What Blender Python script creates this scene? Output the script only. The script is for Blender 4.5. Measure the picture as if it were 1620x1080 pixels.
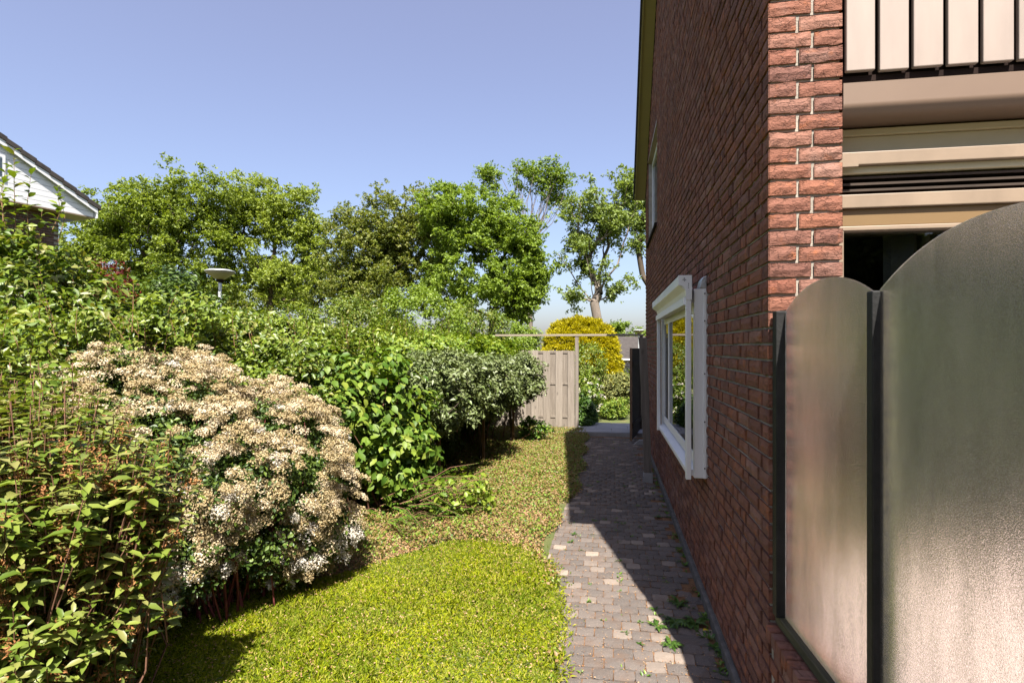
import bpy, bmesh, math, random
import numpy as np
from mathutils import Vector, Matrix

for o in list(bpy.data.objects):
    bpy.data.objects.remove(o)
S = bpy.context.scene
C = S.collection

# ------------------------------------------------------------------ camera, sky, sun, exposure
YAW = math.radians(9.5)
CY, SY = math.cos(YAW), math.sin(YAW)
EYE = 1.62
F = 917.0
cd = bpy.data.cameras.new('camera')
cam = bpy.data.objects.new('camera', cd)
C.objects.link(cam)
cam.location = (0, 0, EYE)
cam.rotation_euler = (math.radians(90), 0, YAW)
cd.sensor_width = 36
cd.lens = F / 1620 * 36
cd.shift_y = 9 / 1620
cd.clip_start = 0.05
cd.clip_end = 2000
S.camera = cam

SUNV = Vector((0.155, -0.62, 1.0)).normalized()
W = bpy.data.worlds.new('World')
S.world = W
W.use_nodes = True
nt = W.node_tree
nt.nodes.clear()
wo = nt.nodes.new('ShaderNodeOutputWorld')
bg = nt.nodes.new('ShaderNodeBackground')
sky = nt.nodes.new('ShaderNodeTexSky')
sky.sky_type = 'NISHITA'
sky.sun_disc = False
sky.sun_elevation = math.asin(SUNV.z)
sky.sun_rotation = math.atan2(SUNV.x, SUNV.y)
sky.air_density = 1.0
sky.dust_density = 2.3
sky.ozone_density = 5.0
sky.altitude = 0
bg.inputs['Strength'].default_value = 0.063
veil = nt.nodes.new('ShaderNodeMix')      # thin even summer haze over the whole sky
veil.data_type = 'RGBA'
veil.blend_type = 'ADD'
veil.inputs[0].default_value = 1
veil.inputs[7].default_value = (0.76, 0.46, 0.46, 1)
nt.links.new(sky.outputs[0], veil.inputs[6])
nt.links.new(veil.outputs[2], bg.inputs['Color'])
nt.links.new(bg.outputs[0], wo.inputs['Surface'])

sl = bpy.data.lights.new('sun', 'SUN')
sl.energy = 5.0
sl.angle = math.radians(0.5)
sl.color = (1.0, 0.94, 0.85)
sun = bpy.data.objects.new('sun', sl)
C.objects.link(sun)
sun.rotation_euler = SUNV.to_track_quat('Z', 'Y').to_euler()
sun.location = (3, -8, 14)

S.view_settings.view_transform = 'Standard'
S.view_settings.look = 'None'
S.view_settings.gamma = 1
S.view_settings.exposure = 1.7
S.view_settings.use_curve_mapping = False
S.render.engine = 'CYCLES'
S.cycles.use_denoising = True
S.cycles.max_bounces = 8
S.cycles.diffuse_bounces = 4
S.cycles.glossy_bounces = 4
S.cycles.transmission_bounces = 6
S.cycles.transparent_max_bounces = 8
S.cycles.caustics_reflective = False
S.cycles.caustics_refractive = False
S.cycles.sample_clamp_indirect = 6

R = np.random.default_rng(7)
random.seed(7)


def rng(seed):
    return np.random.default_rng(seed)


def cw(xc, zc, z=0.0):
    """camera-plan coordinates (right, forward) to a world point"""
    return np.array((xc * CY - zc * SY, xc * SY + zc * CY, z))


def at(px, py, zc):
    return cw((px - 810) / F * zc, zc, EYE + (549 - py) / F * zc)


# ------------------------------------------------------------------ materials
def newmat(name):
    m = bpy.data.materials.new(name)
    m.use_nodes = True
    n = m.node_tree.nodes
    return m, n, m.node_tree.links, n['Principled BSDF']


def ramp(n, cols, pos=None):
    r = n.new('ShaderNodeValToRGB')
    e = r.color_ramp.elements
    k = len(cols)
    pos = pos or [i / (k - 1) for i in range(k)]
    while len(e) < k:
        e.new(0.5)
    for i in range(k):
        e[i].position = pos[i]
        e[i].color = (*cols[i], 1)
    return r


def mapped(n, l, scale=(1, 1, 1), obj=False):
    if obj:
        t = n.new('ShaderNodeTexCoord')
        src = t.outputs['Object']
    else:
        t = n.new('ShaderNodeNewGeometry')
        src = t.outputs['Position']
    mp = n.new('ShaderNodeMapping')
    mp.inputs['Scale'].default_value = scale
    l.new(src, mp.inputs['Vector'])
    return mp.outputs[0]


def noise(n, l, vec, scale, detail=4, rough=0.6):
    t = n.new('ShaderNodeTexNoise')
    t.inputs['Scale'].default_value = scale
    t.inputs['Detail'].default_value = detail
    t.inputs['Roughness'].default_value = rough
    if vec is not None:
        l.new(vec, t.inputs['Vector'])
    return t.outputs['Fac']


def math_(n, l, op, a, b):
    t = n.new('ShaderNodeMath')
    t.operation = op
    for i, v in enumerate((a, b)):
        if isinstance(v, (int, float)):
            t.inputs[i].default_value = v
        else:
            l.new(v, t.inputs[i])
    return t.outputs[0]


def mixc(n, l, fac, a, b, mode='MIX'):
    t = n.new('ShaderNodeMix')
    t.data_type = 'RGBA'
    t.blend_type = mode
    if isinstance(fac, (int, float)):
        t.inputs[0].default_value = fac
    else:
        l.new(fac, t.inputs[0])
    for k, v in ((6, a), (7, b)):
        if isinstance(v, tuple):
            t.inputs[k].default_value = (*v, 1)
        else:
            l.new(v, t.inputs[k])
    return t.outputs[2]


def bump(n, l, h, strength, dist, p):
    b = n.new('ShaderNodeBump')
    b.inputs['Strength'].default_value = strength
    b.inputs['Distance'].default_value = dist
    l.new(h, b.inputs['Height'])
    l.new(b.outputs[0], p.inputs['Normal'])
    return b


def tintval(n, l):
    a = n.new('ShaderNodeAttribute')
    a.attribute_name = 'tint'
    o = n.new('ShaderNodeObjectInfo')
    s = math_(n, l, 'ADD', a.outputs['Fac'], o.outputs['Random'])
    return math_(n, l, 'FRACT', s, 0)


def leafmat(name, cols, rough=0.5, trans=0.35, spec=0.4, tcol=None):
    cols = [tuple(x * 0.88 for x in c) for c in cols]
    m, n, l, p = newmat(name)
    tv = tintval(n, l)
    r = ramp(n, cols)
    l.new(tv, r.inputs[0])
    nz = noise(n, l, mapped(n, l), 3.0, 2)
    col = mixc(n, l, math_(n, l, 'MULTIPLY', nz, 0.35), r.outputs[0], cols[0])
    l.new(col, p.inputs['Base Color'])
    p.inputs['Roughness'].default_value = rough
    p.inputs['Specular IOR Level'].default_value = spec
    tr = n.new('ShaderNodeBsdfTranslucent')
    tc = mixc(n, l, 1.0, col, tcol or (1.0, 1.0, 0.35), 'MULTIPLY')
    br = n.new('ShaderNodeBrightContrast')
    l.new(tc, br.inputs[0])
    l.new(br.outputs[0], tr.inputs['Color'])
    mx = n.new('ShaderNodeMixShader')
    mx.inputs[0].default_value = trans
    l.new(p.outputs[0], mx.inputs[1])
    l.new(tr.outputs[0], mx.inputs[2])
    l.new(mx.outputs[0], n['Material Output'].inputs['Surface'])
    return m


def plain(name, col, rough=0.6, spec=0.5, metal=0.0, var=0.15, scale=6.0, bmp=0.0, bscale=60, stretch=(1, 1, 1)):
    col = tuple(x * 0.82 for x in col)
    m, n, l, p = newmat(name)
    v = mapped(n, l, stretch)
    nz = noise(n, l, v, scale, 5)
    dark = tuple(c * (1 - var) for c in col)
    lite = tuple(min(1, c * (1 + var)) for c in col)
    r = ramp(n, [dark, col, lite], [0.3, 0.5, 0.7])
    l.new(nz, r.inputs[0])
    l.new(r.outputs[0], p.inputs['Base Color'])
    p.inputs['Roughness'].default_value = rough
    p.inputs['Specular IOR Level'].default_value = spec
    p.inputs['Metallic'].default_value = metal
    if bmp:
        bump(n, l, noise(n, l, v, bscale, 5), bmp, 0.004, p)
    return m


def m_brick(name, cols, bstr=0.9):
    cols = [tuple(x * 1.25 for x in c) for c in cols]
    m, n, l, p = newmat(name)
    tv = tintval(n, l)
    r = ramp(n, cols)
    l.new(tv, r.inputs[0])
    v = mapped(n, l)
    n1 = noise(n, l, v, 22, 6, 0.65)
    c = mixc(n, l, math_(n, l, 'MULTIPLY', n1, 0.55), r.outputs[0], (0.075, 0.036, 0.032))
    n2 = noise(n, l, v, 5, 3)
    k = n.new('ShaderNodeMapRange')
    k.inputs[1].default_value = 0.58
    k.inputs[2].default_value = 0.75
    k.inputs[3].default_value = 0
    k.inputs[4].default_value = 0.35
    l.new(n2, k.inputs[0])
    c = mixc(n, l, k.outputs[0], c, (0.30, 0.20, 0.165))
    # orange burnt spots
    n4 = noise(n, l, v, 14, 2)
    k4 = n.new('ShaderNodeMapRange')
    k4.inputs[1].default_value = 0.6
    k4.inputs[2].default_value = 0.72
    k4.inputs[4].default_value = 0.5
    l.new(n4, k4.inputs[0])
    c = mixc(n, l, k4.outputs[0], c, (0.36, 0.12, 0.045))
    l.new(c, p.inputs['Base Color'])
    p.inputs['Roughness'].default_value = 0.9
    p.inputs['Specular IOR Level'].default_value = 0.25
    # folded, hand-moulded face: stretched creases + grain
    v2 = mapped(n, l, (1, 1, 2.6))
    dn = n.new('ShaderNodeTexNoise')
    dn.inputs['Scale'].default_value = 16
    dn.inputs['Detail'].default_value = 4
    l.new(v2, dn.inputs['Vector'])
    vm_ = n.new('ShaderNodeVectorMath')
    vm_.operation = 'MULTIPLY_ADD'
    l.new(dn.outputs['Color'], vm_.inputs[0])
    vm_.inputs[1].default_value = (.11, .11, .11)
    l.new(v2, vm_.inputs[2])
    vo = n.new('ShaderNodeTexVoronoi')
    vo.feature = 'DISTANCE_TO_EDGE'
    vo.inputs['Scale'].default_value = 26
    l.new(vm_.outputs[0], vo.inputs['Vector'])
    cm = n.new('ShaderNodeMapRange')
    cm.inputs[1].default_value = 0.0
    cm.inputs[2].default_value = 0.07
    l.new(vo.outputs['Distance'], cm.inputs[0])
    mk = n.new('ShaderNodeMapRange')
    mk.inputs[1].default_value = 0.42
    mk.inputs[2].default_value = 0.56
    l.new(noise(n, l, v, 19, 3), mk.inputs[0])
    crk = math_(n, l, 'MULTIPLY', math_(n, l, 'SUBTRACT', 1.0, cm.outputs[0]), mk.outputs[0])
    g = noise(n, l, v, 130, 4, 0.7)
    lo = noise(n, l, v2, 12, 4)
    h = math_(n, l, 'ADD', math_(n, l, 'MULTIPLY', crk, -0.75), math_(n, l, 'ADD', math_(n, l, 'MULTIPLY', g, 0.55), math_(n, l, 'MULTIPLY', lo, 1.2)))
    bump(n, l, h, bstr, 0.0085, p)
    return m


MAT = {}
MAT['brick'] = m_brick('brick_red', [(0.115, 0.052, 0.038), (0.20, 0.080, 0.048), (0.155, 0.072, 0.052), (0.225, 0.088, 0.050), (0.135, 0.062, 0.046), (0.245, 0.125, 0.088), (0.18, 0.066, 0.040)])
MAT['mortar'] = plain('mortar', (0.35, 0.31, 0.26), 0.95, 0.2, 0, 0.25, 9, 0.8, 120)
MAT['cream'] = plain('cream_paint', (0.27, 0.20, 0.14), 0.45, 0.4, 0, 0.13, 5, stretch=(1, 1, .6))
MAT['cream_board'] = plain('cream_board_paint', (0.33, 0.265, 0.225), 0.5, 0.4, 0, 0.12, 3, stretch=(2, 2, .5))
MAT['fascia'] = plain('fascia_paint', (0.185, 0.125, 0.088), 0.5, 0.35, 0, 0.05, 3)
MAT['bounce_lit_board'] = plain('bounce_lit_cream', (0.56, 0.49, 0.33), 0.55, 0.3, 0, 0.08, 4)  # lighter colour stands in for bounce light in the shaded recess
MAT['slotwood'] = plain('slot_timber', (0.055, 0.037, 0.026), 0.7, 0.3, 0, 0.3, 8)
MAT['amber'] = plain('amber_paint', (0.20, 0.125, 0.055), 0.45, 0.4, 0, 0.05, 3)
MAT['pinkpanel'] = plain('pale_panel_paint', (0.66, 0.52, 0.48), 0.6, 0.3, 0, 0.08, 3)
MAT['olive'] = plain('soffit_bounce_tint', (0.34, 0.28, 0.12), 0.6, 0.3, 0, 0.06, 3)  # olive tone imitates green light bounced up from the lawn
MAT['white'] = plain('white_paint', (0.76, 0.76, 0.78), 0.35, 0.5, 0, 0.04, 4)
MAT['alu'] = plain('flashing', (0.62, 0.63, 0.65), 0.35, 0.5, 0.8, 0.15, 30, 0.8, 40)
MAT['dark'] = plain('dark_brown_paint', (0.022, 0.014, 0.012), 0.95, 0.08, 0, 0.3, 8)
MAT['black'] = plain('black_post_paint', (0.014, 0.014, 0.014), 0.6, 0.3, 0, 0.4, 14, 0.5, 70)
MAT['rooftile'] = plain('roof_tile', (0.05, 0.042, 0.038), 0.7, 0.3, 0, 0.3, 6, 0.4, 50)
MAT['soil'] = plain('soil', (0.07, 0.048, 0.032), 0.95, 0.1, 0, 0.4, 7, 0.8, 30)
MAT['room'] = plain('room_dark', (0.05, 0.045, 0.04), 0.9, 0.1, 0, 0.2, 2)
MAT['curtain'] = plain('curtain_cloth', (0.10, 0.10, 0.09), 0.9, 0.1, 0, 0.1, 2)
MAT['concrete'] = plain('concrete', (0.30, 0.29, 0.28), 0.9, 0.2, 0, 0.2, 5, 0.5, 90)
MAT['slab'] = plain('slab_concrete', (0.30, 0.30, 0.32), 0.85, 0.2, 0, 0.15, 4, 0.4, 80)
MAT['plinth'] = plain('plinth_render', (0.13, 0.12, 0.11), 0.95, 0.2, 0, 0.35, 12, 0.8, 60)
MAT['lampdish'] = plain('lamp_shade', (0.36, 0.31, 0.22), 0.5, 0.4, 0, 0.05, 4)
MAT['pole'] = plain('galvanised_pole', (0.6, 0.62, 0.64), 0.4, 0.5, 0.3, 0.1, 10)
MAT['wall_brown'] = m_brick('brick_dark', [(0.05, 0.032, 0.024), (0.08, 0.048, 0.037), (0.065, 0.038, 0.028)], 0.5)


def m_wood(name, cols, ax=2, weather=0.5):
    cols = [tuple(x * 0.85 for x in c) for c in cols]
    m, n, l, p = newmat(name)
    sc = [14, 14, 14]
    sc[ax] = 0.7
    v = mapped(n, l, tuple(sc))
    nz = noise(n, l, v, 3.2, 6, 0.7)
    tv = tintval(n, l)
    f = math_(n, l, 'ADD', math_(n, l, 'MULTIPLY', nz, 0.8), math_(n, l, 'MULTIPLY', tv, 0.3))
    r = ramp(n, cols, [0.25 + 0.5 * i / (len(cols) - 1) for i in range(len(cols))])
    l.new(f, r.inputs[0])
    # knots
    vo = n.new('ShaderNodeTexVoronoi')
    vo.inputs['Scale'].default_value = 1.0
    sk = [7, 7, 7]
    sk[ax] = 3
    l.new(mapped(n, l, tuple(sk)), vo.inputs['Vector'])
    k = n.new('ShaderNodeMapRange')
    k.inputs[1].default_value = 0.07
    k.inputs[2].default_value = 0.16
    k.inputs[3].default_value = weather
    k.inputs[4].default_value = 0
    l.new(vo.outputs['Distance'], k.inputs[0])
    c = mixc(n, l, k.outputs[0], r.outputs[0], tuple(x * 0.3 for x in cols[0]))
    l.new(c, p.inputs['Base Color'])
    p.inputs['Roughness'].default_value = 0.85
    p.inputs['Specular IOR Level'].default_value = 0.2
    bump(n, l, nz, 0.6, 0.004, p)
    return m


MAT['fence'] = m_wood('fence_timber', [(0.11, 0.092, 0.075), (0.205, 0.172, 0.14), (0.30, 0.258, 0.215)])
MAT['beamw'] = m_wood('beam_timber', [(0.16, 0.13, 0.095), (0.25, 0.205, 0.155), (0.31, 0.265, 0.205)], 0)
MAT['oldwood'] = m_wood('old_post_timber', [(0.08, 0.066, 0.055), (0.15, 0.125, 0.105), (0.24, 0.205, 0.175)])
MAT['railwood'] = m_wood('rail_timber', [(0.012, 0.012, 0.011), (0.03, 0.028, 0.022), (0.10, 0.09, 0.05)], 1, 0.2)
MAT['stake'] = m_wood('stake_timber', [(0.10, 0.06, 0.04), (0.17, 0.10, 0.06), (0.26, 0.17, 0.11)])
MAT['bark'] = plain('bark', (0.11, 0.085, 0.065), 0.95, 0.1, 0, 0.45, 3, 0.9, 14, (1, 1, 0.25))
MAT['bark_pale'] = plain('bark_pale', (0.20, 0.165, 0.135), 0.95, 0.1, 0, 0.4, 4, 0.9, 14, (1, 1, 0.3))
MAT['twig'] = plain('twig', (0.17, 0.085, 0.055), 0.8, 0.2, 0, 0.4, 10)
MAT['redtwig'] = plain('red_twig', (0.20, 0.05, 0.05), 0.7, 0.3, 0, 0.4, 10)
MAT['redstem'] = plain('reddish_stem', (0.22, 0.12, 0.06), 0.7, 0.3, 0, 0.4, 10)


def m_pane(name, col=(0.9, 0.93, 0.92), ior=1.52):
    """thin glazing: fresnel reflection over clear transmission, so daylight reaches the room behind"""
    m, n, l, p = newmat(name)
    n.remove(p)
    fr = n.new('ShaderNodeFresnel')
    fr.inputs['IOR'].default_value = ior
    tr = n.new('ShaderNodeBsdfTransparent')
    tr.inputs['Color'].default_value = (*col, 1)
    gl = n.new('ShaderNodeBsdfGlossy')
    gl.inputs['Roughness'].default_value = 0.0
    b = n.new('ShaderNodeBump')
    b.inputs['Strength'].default_value = 0.03
    b.inputs['Distance'].default_value = 0.01
    l.new(noise(n, l, mapped(n, l), 1.2, 1), b.inputs['Height'])
    l.new(b.outputs[0], gl.inputs['Normal'])
    mx = n.new('ShaderNodeMixShader')
    l.new(fr.outputs[0], mx.inputs[0])
    l.new(tr.outputs[0], mx.inputs[1])
    l.new(gl.outputs[0], mx.inputs[2])
    l.new(mx.outputs[0], n['Material Output'].inputs['Surface'])
    return m


MAT['pane'] = m_pane('window_glass')
MAT['pane_coated'] = m_pane('coated_window_glass', (.6, .63, .62), 2.1)


def m_frost():
    m, n, l, p = newmat('hammered_glass')
    v = mapped(n, l)
    p.inputs['Base Color'].default_value = (0.86, 0.83, 0.78, 1)
    p.inputs['Transmission Weight'].default_value = 1
    p.inputs['IOR'].default_value = 1.8
    d = noise(n, l, mapped(n, l, (1, 1, 0.35)), 9, 4)
    r = n.new('ShaderNodeMapRange')
    r.inputs[1].default_value = 0.3
    r.inputs[2].default_value = 0.7
    r.inputs[3].default_value = 0.05
    r.inputs[4].default_value = 0.11
    l.new(d, r.inputs[0])
    l.new(r.outputs[0], p.inputs['Roughness'])
    g = noise(n, l, v, 330, 2, 0.6)
    bump(n, l, g, 0.30, 0.0015, p)
    g2 = noise(n, l, v, 300, 3, 0.8)
    st = noise(n, l, mapped(n, l, (3, 3, .8)), 3.5, 5)
    gr = ramp(n, [(0.44, 0.44, 0.43), (0.84, 0.82, 0.82), (1, 0.99, 1.0)], [0.43, 0.5, 0.56])
    l.new(math_(n, l, 'ADD', math_(n, l, 'MULTIPLY', g2, .75), math_(n, l, 'MULTIPLY', st, .25)), gr.inputs[0])
    l.new(gr.outputs[0], p.inputs['Base Color'])
    tl = n.new('ShaderNodeBsdfTranslucent')      # faint pale glow mixed in to brighten the glass
    tl.inputs['Color'].default_value = (.85, .84, .84, 1)
    mx = n.new('ShaderNodeMixShader')
    mx.inputs[0].default_value = .045
    l.new(p.outputs[0], mx.inputs[1])
    l.new(tl.outputs[0], mx.inputs[2])
    l.new(mx.outputs[0], n['Material Output'].inputs['Surface'])
    return m


MAT['frost'] = m_frost()


def m_paver():
    m, n, l, p = newmat('paver_concrete')
    tv = tintval(n, l)
    r = ramp(n, [(0.062, 0.053, 0.048), (0.09, 0.075, 0.066), (0.075, 0.063, 0.056), (0.102, 0.084, 0.073), (0.106, 0.087, 0.076), (0.18, 0.145, 0.118), (0.235, 0.19, 0.152)],
             [0, 0.2, 0.4, 0.6, 0.84, 0.92, 1.0])
    l.new(tv, r.inputs[0])
    v = mapped(n, l)
    g = noise(n, l, v, 190, 3, 0.85)
    k = n.new('ShaderNodeMapRange')
    k.inputs[1].default_value = 0.55
    k.inputs[2].default_value = 0.75
    k.inputs[4].default_value = 0.75
    l.new(g, k.inputs[0])
    c = mixc(n, l, k.outputs[0], r.outputs[0], (0.34, 0.27, 0.22))
    n2 = noise(n, l, v, 7, 4)
    k2 = n.new('ShaderNodeMapRange')
    k2.inputs[1].default_value = 0.5
    k2.inputs[2].default_value = 0.75
    k2.inputs[4].default_value = 0.65
    l.new(n2, k2.inputs[0])
    c = mixc(n, l, k2.outputs[0], c, (0.10, 0.058, 0.035))
    l.new(c, p.inputs['Base Color'])
    p.inputs['Roughness'].default_value = 0.9
    bump(n, l, g, 0.7, 0.003, p)
    return m


MAT['paver'] = m_paver()
MAT['joint'] = plain('joint_filler', (0.18, 0.095, 0.048), 0.95, 0.1, 0, 0.5, 25, 0.9, 120)


def m_ground():
    m, n, l, p = newmat('garden_ground')
    v = mapped(n, l)
    a = noise(n, l, v, 2.2, 5)
    r = ramp(n, [(0.055, 0.075, 0.014), (0.075, 0.085, 0.02), (0.14, 0.09, 0.045)], [0.35, 0.55, 0.72])
    l.new(a, r.inputs[0])
    l.new(r.outputs[0], p.inputs['Base Color'])
    p.inputs['Roughness'].default_value = 0.95
    bump(n, l, noise(n, l, v, 40, 5), 0.9, 0.02, p)
    return m


MAT['ground'] = m_ground()

# foliage materials
MAT['lawn'] = leafmat('lawn_blades', [(0.07, 0.12, 0.004), (0.28, 0.34, 0.010), (0.48, 0.48, 0.018), (0.18, 0.28, 0.008), (0.52, 0.45, 0.10)], 0.6, 0.45, 0.12)
MAT['cover'] = leafmat('cover_leaves', [(0.05, 0.12, 0.010), (0.11, 0.22, 0.016), (0.20, 0.31, 0.026), (0.27, 0.15, 0.06), (0.34, 0.20, 0.10)], 0.5, 0.3)
MAT['litter'] = leafmat('litter_leaves', [(0.20, 0.09, 0.04), (0.36, 0.21, 0.10), (0.48, 0.34, 0.19), (0.28, 0.12, 0.06)], 0.8, 0.1)
MAT['hedge'] = leafmat('hedge_leaves', [(0.07, 0.13, 0.012), (0.16, 0.23, 0.02), (0.27, 0.33, 0.035), (0.10, 0.17, 0.018), (0.30, 0.28, 0.07)], 0.42, 0.35, 0.5)
MAT['nearshrub'] = leafmat('near_shrub_leaves', [(0.08, 0.13, 0.014), (0.17, 0.23, 0.03), (0.27, 0.31, 0.06), (0.28, 0.26, 0.09), (0.12, 0.19, 0.022)], 0.4, 0.3, 0.5)
MAT['dead'] = leafmat('withered_flowers', [(0.22, 0.09, 0.03), (0.36, 0.16, 0.05), (0.44, 0.22, 0.08)], 0.8, 0.2)
MAT['blossom'] = leafmat('blossom_petals', [(0.26, 0.185, 0.085), (0.43, 0.335, 0.175), (0.52, 0.43, 0.25), (0.33, 0.23, 0.10), (0.60, 0.53, 0.35)], 0.8, 0.2, 0.2, (1, 0.95, 0.8))
MAT['blossom_white'] = leafmat('white_petals', [(0.55, 0.47, 0.36), (0.68, 0.63, 0.55), (0.72, 0.69, 0.63)], 0.7, 0.2, 0.2, (1, 1, 0.9))
MAT['blossom_pale'] = leafmat('pale_petals', [(0.50, 0.38, 0.22), (0.62, 0.52, 0.36), (0.68, 0.60, 0.45)], 0.8, 0.2, 0.2, (1, 0.97, 0.85))
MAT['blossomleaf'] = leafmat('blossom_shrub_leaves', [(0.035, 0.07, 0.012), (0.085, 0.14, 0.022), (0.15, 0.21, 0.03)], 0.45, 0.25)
MAT['bright'] = leafmat('bright_shrub_leaves', [(0.06, 0.13, 0.014), (0.13, 0.21, 0.022), (0.20, 0.28, 0.032), (0.29, 0.34, 0.05)], 0.5, 0.35, 0.3)
MAT['grey'] = leafmat('greygreen_leaves', [(0.08, 0.115, 0.03), (0.14, 0.175, 0.06), (0.19, 0.22, 0.095), (0.13, 0.19, 0.035)], 0.42, 0.2, 0.4)
MAT['cotone'] = leafmat('herringbone_leaves', [(0.05, 0.12, 0.015), (0.10, 0.20, 0.02), (0.20, 0.30, 0.03)], 0.4, 0.3)
MAT['vine'] = leafmat('vine_leaves', [(0.12, 0.20, 0.015), (0.22, 0.31, 0.03), (0.32, 0.38, 0.05)], 0.45, 0.4)
MAT['red'] = leafmat('red_leaves', [(0.09, 0.010, 0.010), (0.17, 0.018, 0.016), (0.24, 0.04, 0.025), (0.08, 0.10, 0.02)], 0.5, 0.3, 0.4, (1, 0.5, 0.4))
MAT['tree_a'] = leafmat('tree_leaves_yellowgreen', [(0.13, 0.19, 0.022), (0.24, 0.31, 0.036), (0.35, 0.41, 0.06), (0.19, 0.26, 0.03)], 0.5, 0.48)
MAT['tree_b'] = leafmat('tree_leaves_olive', [(0.11, 0.15, 0.025), (0.20, 0.24, 0.036), (0.29, 0.34, 0.055), (0.25, 0.24, 0.06)], 0.5, 0.46)
MAT['tree_c'] = leafmat('tree_leaves_fresh', [(0.12, 0.19, 0.022), (0.21, 0.31, 0.034), (0.32, 0.42, 0.055)], 0.5, 0.48)
MAT['tree_d'] = leafmat('tree_leaves_silver', [(0.12, 0.18, 0.045), (0.21, 0.28, 0.06), (0.31, 0.38, 0.09)], 0.5, 0.46)
MAT['conifer'] = leafmat('dark_conifer_sprays', [(0.012, 0.035, 0.012), (0.03, 0.07, 0.02)], 0.7, 0.1)
MAT['yellow'] = leafmat('yellow_conifer_sprays', [(0.34, 0.29, 0.008), (0.56, 0.48, 0.010), (0.68, 0.60, 0.012), (0.40, 0.38, 0.012)], 0.7, 0.4)
MAT['boxy'] = leafmat('juniper_sprays', [(0.10, 0.12, 0.03), (0.18, 0.19, 0.05), (0.28, 0.27, 0.08)], 0.7, 0.2)
MAT['weed'] = leafmat('weed_leaves', [(0.035, 0.085, 0.012), (0.065, 0.13, 0.018), (0.10, 0.18, 0.025)], 0.45, 0.3)
MAT['yellowleaf'] = leafmat('yellow_leaf', [(0.6, 0.42, 0.02), (0.65, 0.45, 0.03)], 0.5, 0.2)


# ------------------------------------------------------------------ mesh helpers
def mesh_np(name, V, faces_flat, loop_tot, mat, tint=None, smooth=False):
    me = bpy.data.meshes.new(name)
    V = np.asarray(V, dtype=np.float32)
    ff = np.asarray(faces_flat, dtype=np.int32)
    lt = np.asarray(loop_tot, dtype=np.int32)
    me.vertices.add(len(V))
    me.vertices.foreach_set('co', V.ravel())
    me.loops.add(len(ff))
    me.loops.foreach_set('vertex_index', ff)
    me.polygons.add(len(lt))
    ls = np.concatenate(([0], np.cumsum(lt)[:-1])).astype(np.int32)
    me.polygons.foreach_set('loop_start', ls)
    me.polygons.foreach_set('loop_total', lt)
    if smooth:
        me.polygons.foreach_set('use_smooth', np.ones(len(lt), dtype=bool))
    me.update(calc_edges=True)
    if tint is not None:
        a = me.attributes.new('tint', 'FLOAT', 'FACE')
        a.data.foreach_set('value', np.asarray(tint, dtype=np.float32))
    if mat is not None:
        me.materials.append(mat)
    return me


def link(name, me, parent=None, loc=None, kind=None):
    o = bpy.data.objects.new(name, me)
    C.objects.link(o)
    if parent is not None:
        o.parent = parent
    if loc is not None:
        o.location = loc
    if kind:
        o['kind'] = kind
    return o


def thing(name, label, cat, loc=(0, 0, 0), group=None):
    o = bpy.data.objects.new(name, None)
    C.objects.link(o)
    o.empty_display_size = 0.2
    o.location = loc
    o['label'] = label
    o['category'] = cat
    if group:
        o['group'] = group
    return o


BOXF = [(0, 3, 2, 1), (4, 5, 6, 7), (0, 1, 5, 4), (1, 2, 6, 5), (2, 3, 7, 6), (3, 0, 4, 7)]


class MB:
    """collects boxes and prisms; builds one mesh object"""

    def __init__(s):
        s.v, s.f = [], []

    def box(s, x0, x1, y0, y1, z0, z1, M=None, jit=0, r=None):
        b = len(s.v)
        for z in (z0, z1):
            for x, y in ((x0, y0), (x1, y0), (x1, y1), (x0, y1)):
                p = Vector((x, y, z))
                if jit:
                    p += Vector(r.uniform(-jit, jit, 3))
                if M:
                    p = M @ p
                s.v.append(tuple(p))
        s.f += [tuple(b + i for i in f) for f in BOXF]
        return s

    def prism(s, prof, a0, a1, axis='x'):
        """profile of 2D points extruded along axis; profile coords are the other two axes in order"""
        b = len(s.v)
        k = len(prof)
        for a in (a0, a1):
            for (p, q) in prof:
                s.v.append({'x': (a, p, q), 'y': (p, a, q), 'z': (p, q, a)}[axis])
        s.f.append(tuple(b + i for i in range(k)))
        s.f.append(tuple(b + k + i for i in reversed(range(k))))
        for i in range(k):
            j = (i + 1) % k
            s.f.append((b + j, b + i, b + k + i, b + k + j))
        return s

    def lathe(s, prof, cx, cy, n=24):
        b = len(s.v)
        for (r, z) in prof:
            for i in range(n):
                a = 2 * math.pi * i / n
                s.v.append((cx + r * math.cos(a), cy + r * math.sin(a), z))
        for j in range(len(prof) - 1):
            for i in range(n):
                k = (i + 1) % n
                s.f.append((b + j * n + i, b + j * n + k, b + (j + 1) * n + k, b + (j + 1) * n + i))
        s.f.append(tuple(b + i for i in reversed(range(n))))
        s.f.append(tuple(b + (len(prof) - 1) * n + i for i in range(n)))
        return s

    def build(s, name, mat, parent=None, bevel=0, kind=None, smooth=False, loc=None):
        me = bpy.data.meshes.new(name)
        me.from_pydata(s.v, [], s.f)
        bm = bmesh.new()
        bm.from_mesh(me)
        bmesh.ops.recalc_face_normals(bm, faces=bm.faces)
        if bevel:
            bmesh.ops.bevel(bm, geom=list(bm.edges), offset=bevel, segments=2, affect='EDGES', profile=0.5)
        bm.to_mesh(me)
        bm.free()
        if smooth:
            for p in me.polygons:
                p.use_smooth = True
        me.materials.append(mat)
        return link(name, me, parent, loc, kind)


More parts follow.
